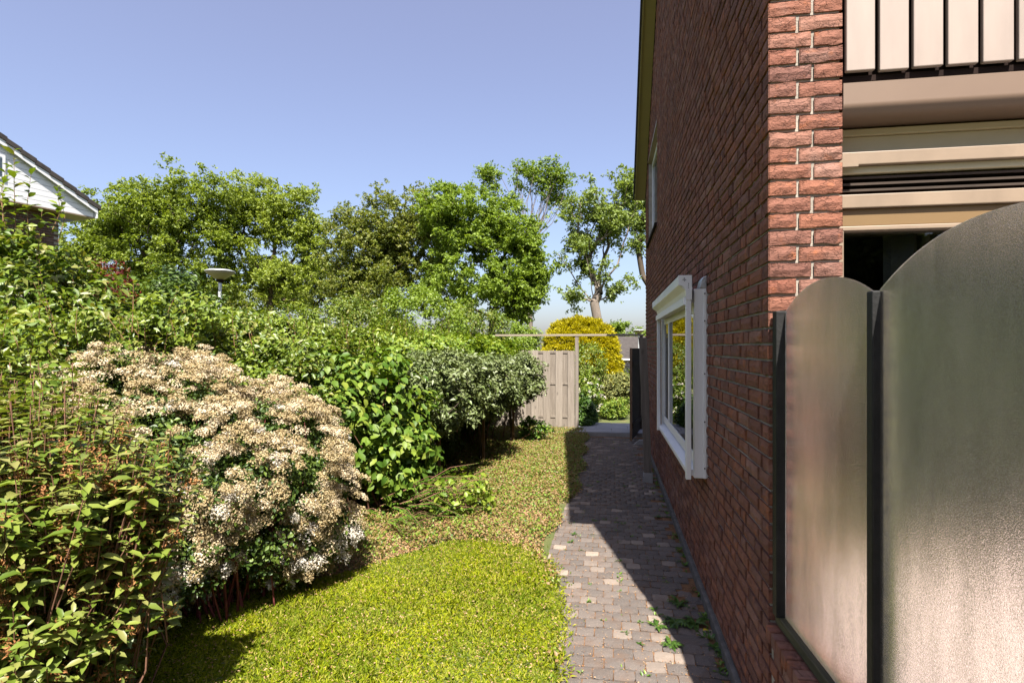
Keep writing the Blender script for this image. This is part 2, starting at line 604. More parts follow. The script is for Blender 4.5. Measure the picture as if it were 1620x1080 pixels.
def tubes(name, paths, mat, parent=None, n=5, kind=None):
    """paths: list of (points Nx3, radii N) -> one mesh"""
    V, Fc, off = [], [], 0
    ang = np.linspace(0, 2 * np.pi, n, endpoint=False)
    ca, sa = np.cos(ang), np.sin(ang)
    for P, rad in paths:
        P = np.asarray(P, float)
        k = len(P)
        T = np.gradient(P, axis=0)
        T /= np.linalg.norm(T, axis=1, keepdims=True) + 1e-9
        ref = np.where(np.abs(T[:, 2:3]) > 0.9, np.array([[1., 0, 0]]), np.array([[0, 0, 1.]]))
        U = np.cross(T, ref)
        U /= np.linalg.norm(U, axis=1, keepdims=True) + 1e-9
        Wv = np.cross(T, U)
        rad = np.asarray(rad, float)[:, None, None]
        ring = P[:, None, :] + rad * (U[:, None, :] * ca[None, :, None] + Wv[:, None, :] * sa[None, :, None])
        V.append(ring.reshape(-1, 3))
        i = np.arange(k - 1)[:, None] * n
        j = np.arange(n)[None, :]
        jn = (j + 1) % n
        q = np.stack([i + j, i + jn, i + n + jn, i + n + j], -1).reshape(-1, 4) + off
        Fc.append(q)
        off += k * n
    V = np.concatenate(V)
    Fc = np.concatenate(Fc)
    me = mesh_np(name, V, Fc.ravel(), np.full(len(Fc), 4), mat, smooth=True)
    return link(name, me, parent, None, kind)


def unit(a):
    return a / (np.linalg.norm(a, axis=-1, keepdims=True) + 1e-9)


def leaf_mesh(name, P, A, N, L, Wd, mat, r, kind='quad', tint=None, fold=0.18, droop=0.1):
    """leaves at base points P along axis A with normal N"""
    n = len(P)
    A = unit(A)
    B = unit(np.cross(N, A))
    N = np.cross(A, B)
    L = np.broadcast_to(L, n)[:, None]
    Wd = np.broadcast_to(Wd, n)[:, None]
    if tint is None:
        tint = r.random(n)
    if kind == 'quad':
        v0 = P
        v1 = P + A * L * 0.45 + B * Wd * 0.5 + N * Wd * fold
        v2 = P + A * L - N * L * droop
        v3 = P + A * L * 0.45 - B * Wd * 0.5 + N * Wd * fold
        V = np.stack([v0, v1, v2, v3], 1).reshape(-1, 3)
        b = np.arange(n)[:, None] * 4
        F_ = (b + np.array([[0, 1, 2, 0, 2, 3]])).ravel()
        return mesh_np(name, V, F_, np.full(2 * n, 3), mat, np.repeat(tint, 2))
    # full leaf: 8 triangles
    def q(t, s, h):
        return P + A * L * t + B * Wd * s + N * (Wd * h - L * droop * t * t)
    vs = [q(0, 0, 0), q(.26, .42, fold), q(.62, .44, fold * .9), q(1, 0, -.05), q(.62, -.44, fold * .9), q(.26, -.42, fold), q(.3, 0, 0), q(.65, 0, 0)]
    V = np.stack(vs, 1).reshape(-1, 3)
    b = np.arange(n)[:, None] * 8
    tri = np.array([[0, 1, 6, 6, 1, 2, 6, 2, 7, 7, 2, 3, 0, 6, 5, 6, 7, 4, 6, 4, 5, 7, 3, 4]])
    F_ = (b + tri).ravel()
    return mesh_np(name, V, F_, np.full(8 * n, 3), mat, np.repeat(tint, 8))


_VN = rng(4242).random((32, 32, 32))


def vnoise(P, scale):
    """smooth 3D value noise 0..1"""
    Q = np.asarray(P) * scale + 1000.0
    i = np.floor(Q).astype(int)
    f = Q - i
    f = f * f * (3 - 2 * f)
    out = 0
    for dx in (0, 1):
        for dy in (0, 1):
            for dz in (0, 1):
                w = (f[:, 0] if dx else 1 - f[:, 0]) * (f[:, 1] if dy else 1 - f[:, 1]) * (f[:, 2] if dz else 1 - f[:, 2])
                out = out + w * _VN[(i[:, 0] + dx) % 32, (i[:, 1] + dy) % 32, (i[:, 2] + dz) % 32]
    return out


def rand_dirs(r, n):
    return unit(r.normal(size=(n, 3)))


def leaf_cloud(r, centres, radii, per, shell=0.35, squash=0.8, gauss=False):
    """leaf points round clump centres; returns P, outward direction, clump index"""
    m = len(centres)
    idx = np.repeat(np.arange(m), per)
    d = rand_dirs(r, len(idx))
    rad = r.random(len(idx)) ** shell
    if gauss:
        rad = np.abs(r.normal(size=len(idx))) * .75 + .1
    d2 = d.copy()
    d2[:, 2] *= squash
    P = centres[idx] + d2 * (radii[idx] * rad)[:, None]
    return P, d, idx


def make_leaves(name, P, out, r, size, mat, parent, asp=0.5, up=0.5, rnd=0.8, outw=0.6, kind='quad', objkind=None, droop=0.12, tint=None, szvar=0.35):
    n = len(P)
    N = unit(out * outw + np.array([0, 0, up]) + r.normal(size=(n, 3)) * rnd * 0.6)
    A = np.cross(N, rand_dirs(r, n))
    L = size * (1 + szvar * (r.random(n) * 2 - 1))
    me = leaf_mesh(name, P, A, N, L, L * asp, mat, r, kind, tint, droop=droop)
    return link(name, me, parent, None, objkind)


def ell_points(r, ells, dens, shell=0.4, minfrac=0.0):
    """random points in a union of ellipsoids (cx,cy,cz,rx,ry,rz) biased outwards, count ~ dens per ellipsoid weight"""
    out = []
    for (c, rad), k in zip(ells, dens):
        d = rand_dirs(r, k)
        q = (minfrac + (1 - minfrac) * r.random(k)) ** shell
        out.append(np.array(c) + d * np.array(rad) * q[:, None])
    return np.concatenate(out)


def skeleton(r, base, fork, nodes, r0, wob=0.06, trunk_n=5, star=.25):
    """trunk from base to fork and branches reaching every node; returns tube paths"""
    base, fork = np.array(base, float), np.array(fork, float)
    pts = [base + (fork - base) * t for t in np.linspace(0, 1, trunk_n)]
    for i in range(1, trunk_n - 1):
        pts[i] = pts[i] + r.normal(size=3) * wob * np.array([1, 1, .2]) * np.linalg.norm(fork - base) * .4
    par = [-1] + list(range(trunk_n - 1))
    order = np.argsort(np.linalg.norm(nodes - fork, axis=1))
    for i in order:
        q = nodes[i]
        arr = np.array(pts)
        d = q - arr
        dist = np.linalg.norm(d, axis=1)
        pen = dist + np.where(arr[:, 2] > q[2] - 0.1 * dist, dist * 0.8, 0) + star * np.linalg.norm(arr - fork, axis=1)
        pen[:max(1, trunk_n - 2)] += 100
        j = int(np.argmin(pen))
        mid = (arr[j] * 0.5 + q * 0.5) + r.normal(size=3) * wob * dist[j]
        mid[2] -= 0.04 * dist[j]
        pts.append(mid)
        par.append(j)
        pts.append(q)
        par.append(len(pts) - 2)
    cnt = np.zeros(len(pts))
    cnt[trunk_n:] = 0.5
    for i in range(len(pts) - 1, 0, -1):
        cnt[par[i]] += cnt[i]
    cnt = np.maximum(cnt, 0.5)
    rad = r0 * (cnt / cnt[0]) ** 0.56
    rad = np.minimum(rad, r0)
    trunk = (np.array(pts[:trunk_n]), np.array([rad[0] * (1.25 if i == 0 else 1 - .1 * i / trunk_n) for i in range(trunk_n)]))
    paths = []
    for i in range(trunk_n, len(pts)):
        j = par[i]
        a, b = pts[j], pts[i]
        m = (a + b) / 2 + r.normal(size=3) * wob * 0.5 * np.linalg.norm(b - a)
        ra = min(rad[j], rad[i] * 1.35)
        paths.append((np.array([a, m, b]), np.array([ra, (ra + rad[i]) / 2, rad[i]])))
    return trunk, paths


# ------------------------------------------------------------------ THE GROUND
def ground_z(x, y):
    return -0.035 - 1.25 * np.clip((y - 19) / 12, 0, 1) ** 1.0


def build_ground():
    xs = np.concatenate([np.array([-900, -300, -100, -50]), np.linspace(-30, 30, 61), np.array([50, 100, 300, 900])])
    ys = np.concatenate([np.array([-900, -200, -50, -20]), np.linspace(-10, 50, 61), np.array([80, 200, 900])])
    X, Y = np.meshgrid(xs, ys, indexing='ij')
    Z = ground_z(X, Y)
    V = np.stack([X, Y, Z], -1).reshape(-1, 3)
    nx, ny = len(xs), len(ys)
    i, j = np.meshgrid(np.arange(nx - 1), np.arange(ny - 1), indexing='ij')
    a = (i * ny + j).ravel()
    Fq = np.stack([a, a + ny, a + ny + 1, a + 1], -1)
    link('ground', mesh_np('ground', V, Fq.ravel(), np.full(len(Fq), 4), MAT['ground']), kind='structure')


build_ground()

LEDGE_Y = [0, 2.0, 2.8, 3.6, 4.2, 4.4, 5.4, 7.15, 10.7]
LEDGE_X = [-.22, -.23, -.25, -.30, -.42, -.47, -.46, -.39, -.45]


def path_edge(y):
    return np.interp(y, LEDGE_Y, LEDGE_X)


LAWN_X = [-3.4, -2.9, -2.3, -1.81, -1.34, -1.04, -.61, -.43, -.2]
LAWN_Y = [2.0, 2.5, 3.35, 3.95, 4.58, 4.68, 4.56, 4.25, 4.0]


def in_lawn(x, y):
    return (y < np.interp(x, LAWN_X, LAWN_Y)) & (x < path_edge(y)) & (x > -3.4)


def soil_z(x, y):
    return 0.006 + 0.018 * np.sin(x * 2.1 + y * 0.7) * np.cos(y * 1.3) * np.clip((path_edge(y) - x) / 0.5, 0, 1) + 0.012 * np.clip((path_edge(y) - x) / 0.4, 0, 1)


def build_bed():
    ys = np.linspace(-2, 11.0, 90)
    ts = np.linspace(0, 1, 40)
    V = []
    for y in ys:
        e = path_edge(y) + 0.02
        for t in ts:
            x = e - 7 * t ** 1.5
            V.append((x, y, soil_z(x, y) if t > 0 else -0.03))
    n = len(ts)
    i, j = np.meshgrid(np.arange(len(ys) - 1), np.arange(n - 1), indexing='ij')
    a = (i * n + j).ravel()
    Fq = np.stack([a, a + 1, a + n + 1, a + n], -1)[:, ::-1]
    link('garden_bed', mesh_np('garden_bed', np.array(V), Fq.ravel(), np.full(len(Fq), 4), MAT['ground'], smooth=True), kind='structure')


build_bed()

# ---- path
path = thing('paved_path', 'narrow grey block paved path running along the brick wall to the open gate', 'path', (0, 0, 0))
path['kind'] = 'structure'
MB().box(-0.56, 0.62, -1.0, 10.72, -0.05, -0.012).build('joint_sand', MAT['joint'], path)


def rough_box(w, d, h, r, seg=(3, 3), jit=0.003, rnd=0.007, top_only=True):
    """stone lying flat: grid top with worn edges, short skirt; origin at top centre"""
    nx, ny = seg[0] + 1, seg[1] + 1
    V = []
    for j in range(ny):
        for i in range(nx):
            x = (i / seg[0] - .5) * w
            y = (j / seg[1] - .5) * d
            ed = (i in (0, nx - 1)) or (j in (0, ny - 1))
            co = (i in (0, nx - 1)) and (j in (0, ny - 1))
            s = 0.955 if co else 1
            V.append((x * s + r.normal() * jit * .4, y * s + r.normal() * jit * .4, (-rnd if ed else 0) + r.normal() * jit * .35))
    F_ = []
    for j in range(seg[1]):
        for i in range(seg[0]):
            a = j * nx + i
            F_.append((a, a + 1, a + nx + 1, a + nx))
    ring = [i for i in range(nx)] + [j * nx + nx - 1 for j in range(1, ny)] + [(ny - 1) * nx + i for i in range(nx - 2, -1, -1)] + [j * nx for j in range(ny - 2, 0, -1)]
    b = len(V)
    for k in ring:
        V.append((V[k][0] * 1.03, V[k][1] * 1.03, -h))
    m = len(ring)
    for q in range(m):
        F_.append((ring[q], b + q, b + (q + 1) % m, ring[(q + 1) % m]))
    return V, F_


def join_variants(name, variants, items, mat, parent, tint):
    """items: list of (variant index, 4x4 or (x,y,z,rotz)) joined into one mesh"""
    VV, FF, LT, TT, off = [], [], [], [], 0
    pre = []
    for V, F_ in variants:
        pre.append((np.array(V), np.concatenate([np.array(f) for f in F_]), np.array([len(f) for f in F_])))
    for (k, M), t in zip(items, tint):
        V, ff, lt = pre[k]
        Rm = M[:3, :3]
        VV.append(V @ Rm.T + M[:3, 3])
        FF.append(ff + off)
        LT.append(lt)
        TT.append(np.full(len(lt), t))
        off += len(V)
    me = mesh_np(name, np.concatenate(VV), np.concatenate(FF), np.concatenate(LT), mat, np.concatenate(TT))
    return link(name, me, parent, None, 'stuff')


def mat4(x, y, z, rz=0, sx=1, sy=1, sz=1, tx=0, ty=0):
    M = Matrix.Translation((x, y, z)) @ Matrix.Rotation(rz, 4, 'Z') @ Matrix.Rotation(tx, 4, 'X') @ Matrix.Rotation(ty, 4, 'Y') @ Matrix.Diagonal((sx, sy, sz, 1))
    return M


def var_mesh(name, V, F_, mat):
    me = bpy.data.meshes.new(name)
    me.from_pydata(V, [], F_)
    me.materials.append(mat)
    return me


def build_pavers():
    r = rng(11)
    variants = [rough_box(0.1015, 0.1015, 0.045, r, rnd=.0045) for _ in range(7)]
    big = [rough_box(0.205, 0.099, 0.045, r, (5, 3)) for _ in range(3)]
    variants += big
    items = []
    row = 0
    y = 1.55
    while y < 10.62:
        off = (row % 2) * 0.052 + r.normal() * 0.004
        x = 0.545 - off
        first = True
        while x > path_edge(y) - 0.02 or (y > 4.3 and x > -0.50):
            k = int(r.integers(0, 7))
            z = r.normal() * 0.0015
            # sunken and missing stones along the wall
            if x > 0.45 and r.random() < 0.35:
                z -= r.uniform(0.005, 0.02)
            if x > 0.42 and r.random() < 0.05:
                x -= 0.1045
                continue
            if first and row % 7 == 3:
                k = 7 + int(r.integers(0, 3))
                items.append((k, mat4(x - 0.05, y, z, r.normal() * .008)))
                x -= 0.21
            else:
                items.append((k, mat4(x, y, z - abs(r.normal()) * 0.001, r.normal() * .02, 1, 1, 1, r.normal() * .008, r.normal() * .008)))
                x -= 0.1045
            first = False
        y += 0.1055
        row += 1
    # order by projected size (nearest visible first)
    vis = [i for i, (k, M) in enumerate(items)]
    def depth(i):
        M = items[i][1]
        zc = -M[0][3] * SY + M[1][3] * CY
        return zc if zc > 2.72 else 50 + zc
    vis.sort(key=depth)
    meshes = [var_mesh('paver', V, F_, MAT['paver']) for V, F_ in variants]
    for i in vis[:300]:
        k, M = items[i]
        o = link('paver', meshes[k], path)
        o.matrix_local = M
    rest = vis[300:]
    join_variants('paver_rows', variants, [(items[i][0], np.array(items[i][1])) for i in rest], MAT['paver'], path, r.random(len(rest)))


build_pavers()

# ---- alley slabs beyond the gate
alley = thing('alley_paving', 'pale concrete slab paving crossing behind the gate', 'paving', (0, 0, 0))
alley['kind'] = 'structure'
MB().box(-3.9, 3.2, 10.745, 12.15, -0.03, 0.045).build('slab_bed', MAT['concrete'], alley)
rr = rng(5)
for j in range(3):
    x = -0.55 - (j % 2) * 0.3
    while x < 3.0:
        b = MB().box(-.296, .296, -.226, .226, -.03, 0)
        o = b.build('paving_slab', MAT['slab'], alley, bevel=0.004)
        o.location = (x + .3, 10.98 + j * .46, 0.066 + rr.normal() * .002)
        o.rotation_euler = (rr.normal() * .004, rr.normal() * .004, 0)
        x += .6

# ------------------------------------------------------------------ THE BRICK HOUSE
WX = 0.603            # outer face of the side wall
PY = 2.352            # front face of the pier
PX1 = 0.865
YB = 9.9
APY, APZ = 5.71, 7.76
SL = 0.85
house = thing('brick_house', 'red brick house with steep gable wall beside the path and cream balcony front', 'house', (WX, PY, 0))
HL = Vector((WX, PY, 0))


def hp(o):
    """things were built in world coordinates: shift under the house empty"""
    o.parent = house
    o.matrix_parent_inverse = Matrix.Translation(-HL)
    return o


def roofz(y):
    return APZ - SL * abs(y - APY)


HOLES = [(3.83, 6.0, .86, 1.9), (7.6, 9.3, 3.19, 4.49)]
MX = WX + 0.010     # mortar face


def build_side_wall():
    mb = MB()
    cuts = sorted(set([PY + .0095, 3.83, APY, 6.0, 7.6, 9.3, YB]))
    for a, b in zip(cuts[:-1], cuts[1:]):
        spans = [(-0.1, None)]
        for (h0, h1, z0, z1) in HOLES:
            if a >= h0 - 1e-6 and b <= h1 + 1e-6:
                lo, hi = spans.pop()
                spans += [(lo, z0), (z1, None)]
        for lo, hi in spans:
            if hi is None:
                prof = [(a, lo), (b, lo), (b, roofz(b) - .02), (a, roofz(a) - .02)]
            else:
                prof = [(a, lo), (b, lo), (b, hi), (a, hi)]
            mb.prism(prof, MX, MX + .24, 'x')
    hp(mb.build('mortar_wall', MAT['mortar']))
    # pier core
    hp(MB().box(MX + .24, PX1 - .008, PY + .0095, PY + .24, -.1, 4.9).build('pier_core', MAT['mortar']))


build_side_wall()


def brick_variant(w, d, h, r, front=True, side=True):
    """brick box: x in 0..w (front face at y=0 looking -y), side face at x=0 looking -x, y in 0..d"""
    V, F_ = [], []
    def grid(fn, nu, nv):
        b = len(V)
        for j in range(nv + 1):
            for i in range(nu + 1):
                V.append(fn(i / nu, j / nv, i in (0, nu) or j in (0, nv)))
        for j in range(nv):
            for i in range(nu):
                a = b + j * (nu + 1) + i
                F_.append((a, a + 1, a + nu + 2, a + nu + 1))
    J = 0.0035
    zt = [0 + r.normal() * .0022 for _ in range(5)]
    zb = [0 + r.normal() * .0022 for _ in range(5)]
    def zz(u, v):
        i = min(4, int(u * 4.999))
        return (v - .5) * h + (zt[i] if v == 1 else 0) + (zb[i] if v == 0 else 0)
    nu = 5 if w > .12 else 3
    grid(lambda u, v, e: (u * w, (0.003 if e else -abs(r.normal()) * J), zz(u, v)), nu, 2)          # front
    nd = 5 if d > .12 else 3
    grid(lambda u, v, e: ((0.003 if e else -abs(r.normal()) * J), d * (1 - u), zz(u, v)), nd, 2)    # left side
    b = len(V)
    for z in (-h / 2, h / 2):
        for x, y in ((0.002, 0.002), (w, 0.002), (w, d), (0.002, d)):
            V.append((x, y, z))
    F_ += [(b + 0, b + 3, b + 2, b + 1), (b + 4, b + 5, b + 6, b + 7), (b + 1, b + 2, b + 6, b + 5), (b + 2, b + 3, b + 7, b + 6)]
    return V, F_


def build_bricks():
    r = rng(21)
    H = 0.051
    P = 0.0625
    variants = []
    kinds = {}
    def kind(w, d, cnt=5):
        key = (round(w, 3), round(d, 3))
        if key not in kinds:
            kinds[key] = list(range(len(variants), len(variants) + cnt))
            for _ in range(cnt):
                variants.append(brick_variant(w, d, H, r))
        return int(r.choice(kinds[key]))
    items = []
    nc = int(7.8 / P)
    for c in range(nc):
        z = 0.07 + (c + .5) * P
        z_ = z
        ytop0 = APY - (APZ - .05 - z - P / 2) / SL
        ytop1 = APY + (APZ - .05 - z - P / 2) / SL
        if c % 2 == 0:
            w1, d1, w2 = .100, .155, .153
        else:
            w1, d1, w2 = .153, .100, .100
        y = PY
        if z < 4.8:
            items.append((kind(w1, d1), (WX + r.normal() * .0008, PY + r.normal() * .0012, z_)))
            items.append((kind(w2, .1), (WX + w1 + .010, PY + r.normal() * .0015, z_)))
            y = PY + d1 + .010
        else:
            y = max(PY, ytop0)
        end = min(YB, ytop1)
        last = 0
        while y < end - .03:
            if r.random() < .30 and last != 1:
                w = .100
                last = 1
            else:
                w = .210
                last = 0
            if y + w > end:
                w = max(end - y, .03)
                w = .05 if w < .075 else (.1 if w < .155 else .155)
            skip = False
            for (h0, h1, z0, z1) in HOLES:
                if z0 - .02 < z < z1 + .02 and y + w > h0 and y < h1:
                    if y < h0 - .04:
                        w = .05 if h0 - y < .09 else .1
                        if y + w > h0:
                            w = .05
                    else:
                        y = h1 + .004
                        skip = True
                    break
            if skip:
                continue
            items.append((kind(.1, w, 4), (WX + r.normal() * .0012, y, z_ + r.normal() * .0006)))
            y += w + .0105
    # low wall under the glass screen, same plane, towards the camera
    low = []
    for c in range(7):
        z = 0.07 + (c + .5) * P
        y = PY - .010 - (0 if c % 2 else .05)
        while y > -0.6:
            w = .21 if r.random() < .75 else .1
            low.append((kind(.1, w, 4), (WX + r.normal() * .001, y - w, z)))
            y -= w + .0105
    # area in the picture
    def area(it):
        x, y, z = it[1]
        zc = -x * SY + y * CY
        if zc < .4:
            return 0
        V = variants[it[0]][0]
        xs, zs = [], []
        for p in V[:12] + V[-8:]:
            X, Y, Z = p[0] + x, p[1] + y, p[2] + z
            q = -X * SY + Y * CY
            xs.append((X * CY + Y * SY) / q * F + 810)
            zs.append(549 - (Z - EYE) / q * F)
        if min(zs) < -8 or max(zs) > 1092:
            return 0
        if y < PY + .001 and x > WX + .05 and z < 1.7:
            return 1
        return (max(xs) - min(xs)) * (max(zs) - min(zs))
    items.sort(key=lambda it: -area(it))
    meshes = {}
    tv = r.random(len(items))
    for i, (k, (x, y, z)) in enumerate(items[:300]):
        if k not in meshes:
            meshes[k] = var_mesh('brick', *variants[k], MAT['brick'])
        o = link('brick', meshes[k], house, (x - HL.x, y - HL.y, z))
    def M(x, y, z):
        m = np.eye(4)
        m[:3, 3] = (x, y, z)
        return m
    rest = items[300:]
    o = join_variants('brick_courses', variants, [(k, M(*p)) for k, p in rest], MAT['brick'], None, r.random(len(rest)))
    hp(o)
    return variants, low, kind


VARS, LOW, BKIND = build_bricks()

# plinth, back and far walls, roof
hp(MB().box(WX - .018, MX + .001, PY - 3.0, YB, -.05, .055).build('plinth', MAT['plinth'], bevel=.006))
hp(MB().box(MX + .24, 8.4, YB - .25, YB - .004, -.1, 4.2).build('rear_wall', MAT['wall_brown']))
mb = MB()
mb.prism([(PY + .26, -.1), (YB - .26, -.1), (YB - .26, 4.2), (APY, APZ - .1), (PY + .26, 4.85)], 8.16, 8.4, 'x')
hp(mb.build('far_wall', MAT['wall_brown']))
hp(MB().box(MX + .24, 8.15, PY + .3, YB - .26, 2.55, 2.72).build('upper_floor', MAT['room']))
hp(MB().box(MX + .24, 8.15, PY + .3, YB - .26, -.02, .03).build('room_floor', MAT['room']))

# roof slabs: X from .415
ye0, ye1 = PY - .02, 10.02
roof = MB()
RX = .44
roof.prism([(ye0, roofz(ye0) + .03), (APY, APZ + .03), (APY, APZ + .13), (ye0, roofz(ye0) + .13)], RX + .012, 8.7, 'x')
roof.prism([(APY, APZ + .03), (ye1, roofz(ye1) + .03), (ye1, roofz(ye1) + .13), (APY, APZ + .13)], RX + .012, 8.7, 'x')
hp(roof.build('roof', MAT['rooftile']))
# verge soffit + fascia in seven boards per slope
for (a, b) in ((ye0, APY), (APY, ye1)):
    n = 5
    for i in range(n):
        y0, y1 = a + (b - a) * i / n + .002, a + (b - a) * (i + 1) / n - .002
        m = MB().prism([(y0, roofz(y0) - .002), (y1, roofz(y1) - .002), (y1, roofz(y1) + .028), (y0, roofz(y0) + .028)], RX + .012, WX - .003, 'x')
        hp(m.build('soffit_board', MAT['olive']))
        m = MB().prism([(y0, roofz(y0) - .02), (y1, roofz(y1) - .02), (y1, roofz(y1) + .10), (y0, roofz(y0) + .10)], RX - .008, RX + .011, 'x')
        hp(m.build('fascia_board', MAT['olive']))
# verge tiles
for sgn in (-1, 1):
    L = (APY - ye0) if sgn < 0 else (ye1 - APY)
    n = int(L / .26)
    for i in range(n):
        t0 = L * i / n
        y0 = APY + sgn * t0
        y1 = APY + sgn * (t0 + L / n + .03)
        up = .125 + .012
        prof = [(y0, roofz(y0) + up - .02), (y1, roofz(y1) + up), (y1, roofz(y1) + up + .03), (y0, roofz(y0) + up + .012)]
        m = MB().prism(prof, RX - .035, RX + .25, 'x')
        m.prism([(y0, roofz(y0) + up - .10), (y1, roofz(y1) + up - .09), (y1, roofz(y1) + up), (y0, roofz(y0) + up - .02)], RX - .035, RX - .012, 'x')
        hp(m.build('verge_tile', MAT['rooftile']))


# ---- side window with screen casing
def window_low():
    y0, y1 = 3.77, 6.06
    X0, X1 = .526, WX - .002
    w = MB()
    w.box(X0, X1 + .12, y0, y0 + .05, .80, 1.985)
    fr = w.build('side_window', MAT['white'], bevel=.004)
    hp(fr)
    def sub(mb, name, mat, bev=.003):
        o = mb.build(name, mat, bevel=bev)
        o.parent = fr
        o.matrix_parent_inverse = fr.matrix_world.inverted()
        return o
    # returned edge of the near board (flange) and screws
    sub(MB().box(WX - .022, WX - .004, y0 - .006, y0 - .0005, .80, 1.985), 'flange', MAT['white'])
    for z in (.86, 1.15, 1.45, 1.78, 1.95):
        sub(MB().box(WX - .018, WX - .010, y0 - .009, y0 - .0065, z, z + .008), 'screw', MAT['dark'], 0)
    sub(MB().box(X0, X1, y1 - .05, y1, .80, 1.985), 'far_board', MAT['white'])
    # flashing above near board
    fl = MB()
    fl.prism([(X0 + .03, 1.987), (X1, 1.987), (X1, 2.065), (X1 - .018, 2.06), (X1 - .03, 2.04)], y0, y0 + .12, 'y')
    sub(fl, 'lead_flashing', MAT['alu'], .002)
    sub(MB().box(X0, X1 + .1, y0 + .052, y1 - .052, 1.90, 1.985), 'head_board', MAT['white'])
    # sloping sill
    s = MB()
    s.prism([(X0 - .035, .835), (X1, .868), (X1, .80), (X0 - .035, .805)], y0 + .052, y1 - .052, 'y')
    sub(s, 'sill', MAT['white'])
    # sash
    g = .548
    yj = 5.30
    for (a, b, c, d) in ((y0 + .052, y1 - .052, .869, .935), (y0 + .052, y1 - .052, 1.84, 1.899)):
        sub(MB().box(X0 + .015, X0 + .075, a, b, c, d), 'sash_rail', MAT['white'])
    for (a, b) in ((5.46, 5.53), (y1 - .12, y1 - .052)):
        sub(MB().box(X0 + .012, X0 + .078, a, b, .936, 1.839), 'sash_stile', MAT['white'])
    for a, b in ((y0 + .053, 5.459), (5.531, y1 - .121)):
        p = MB().box(g, g + .006, a + .001, b - .001, .936, 1.839)
        p.box(g + .016, g + .022, a + .001, b - .001, .936, 1.839)
        sub(p, 'pane', MAT['pane_coated'], 0)
    sub(MB().box(.70, .72, y0 + .1, y1 - .1, .87, 1.9), 'dark_room_panel', MAT['room'], 0)  # dark panel standing in for the unlit room behind the glass
    # screen casing and guide rails
    cs = MB()
    cs.prism([(.428, 2.066), (.507, 2.066), (.507, 1.935), (.480, 1.940), (.470, 1.975), (.428, 2.008)], y0 - .02, y1 - .09, 'y')
    sub(cs, 'screen_casing', MAT['white'], .003)
    sub(MB().box(.462, .506, y0 + .01, y1 - .1, 1.885, 1.933), 'screen_bar', MAT['white'])
    sub(MB().box(.510, .524, y0 + .055, y1 - .1, 1.90, 2.0), 'casing_back', MAT['white'])
    for yy in (y0 - .026, y1 - .13):
        sub(MB().box(.474, .506, yy, yy + .045, .795, 1.934), 'guide_rail', MAT['white'])
    ep = MB().prism([(.427, 2.068), (.509, 2.068), (.509, 1.915), (.473, 1.915), (.473, 1.978), (.456, 2.0), (.427, 2.006)], y0 - .030, y0 - .0205, 'y')
    sub(ep, 'end_plate', MAT['white'], .001)
    for (x, z) in ((.455, 2.04), (.463, 2.04), (.471, 2.04), (.463, 2.048), (.463, 2.032), (.488, 2.015), (.488, 1.99), (.488, 2.003)):
        sub(MB().box(x - .0022, x + .0022, y0 - .0325, y0 - .0302, z - .0022, z + .0022), 'rivet', MAT['dark'], 0)
    for yy in (4.1, 5.0, 5.8):
        sub(MB().box(.5062, X0 + .001, yy, yy + .02, 1.2, 1.23) if False else MB().box(.507, X0 + .001, yy, yy + .02, 1.905, 1.925), 'bracket', MAT['white'], 0)


window_low()


def window_up():
    y0, y1, z0, z1 = 7.6, 9.3, 3.19, 4.49
    fr = hp(MB().box(WX + .06, WX + .11, y1 - .07, y1 - .003, z0 + .02, z1 - .003).build('upper_window', MAT['white'], bevel=.003))
    def sub(mb, name, mat):
        o = mb.build(name, mat)
        o.parent = fr
        o.matrix_parent_inverse = fr.matrix_world.inverted()
    sub(MB().box(WX + .06, WX + .11, y0 + .003, y0 + .07, z0 + .02, z1 - .003), 'stile', MAT['white'])
    sub(MB().box(WX + .061, WX + .109, y0 + .071, y1 - .071, z0 + .02, z0 + .09), 'rail', MAT['white'])
    sub(MB().box(WX + .061, WX + .109, y0 + .071, y1 - .071, z1 - .08, z1 - .003), 'rail', MAT['white'])
    sub(MB().box(WX + .08, WX + .086, y0 + .071, y1 - .071, z0 + .091, z1 - .081), 'pane', MAT['pane'])
    sub(MB().box(WX - .03, WX + .06, y0 - .02, y1 + .02, z0 - .02, z0 + .018), 'sill', MAT['dark'])
    sub(MB().box(WX - .004, WX + .115, y0 - .01, y1 + .01, z1 - .002, z1 + .03), 'lintel', MAT['cream'])
    sub(MB().box(WX + .3, WX + .32, y0, y1, z0, z1), 'dark_room_panel', MAT['room'])  # dark sheet in place of the room's darkness


window_up()


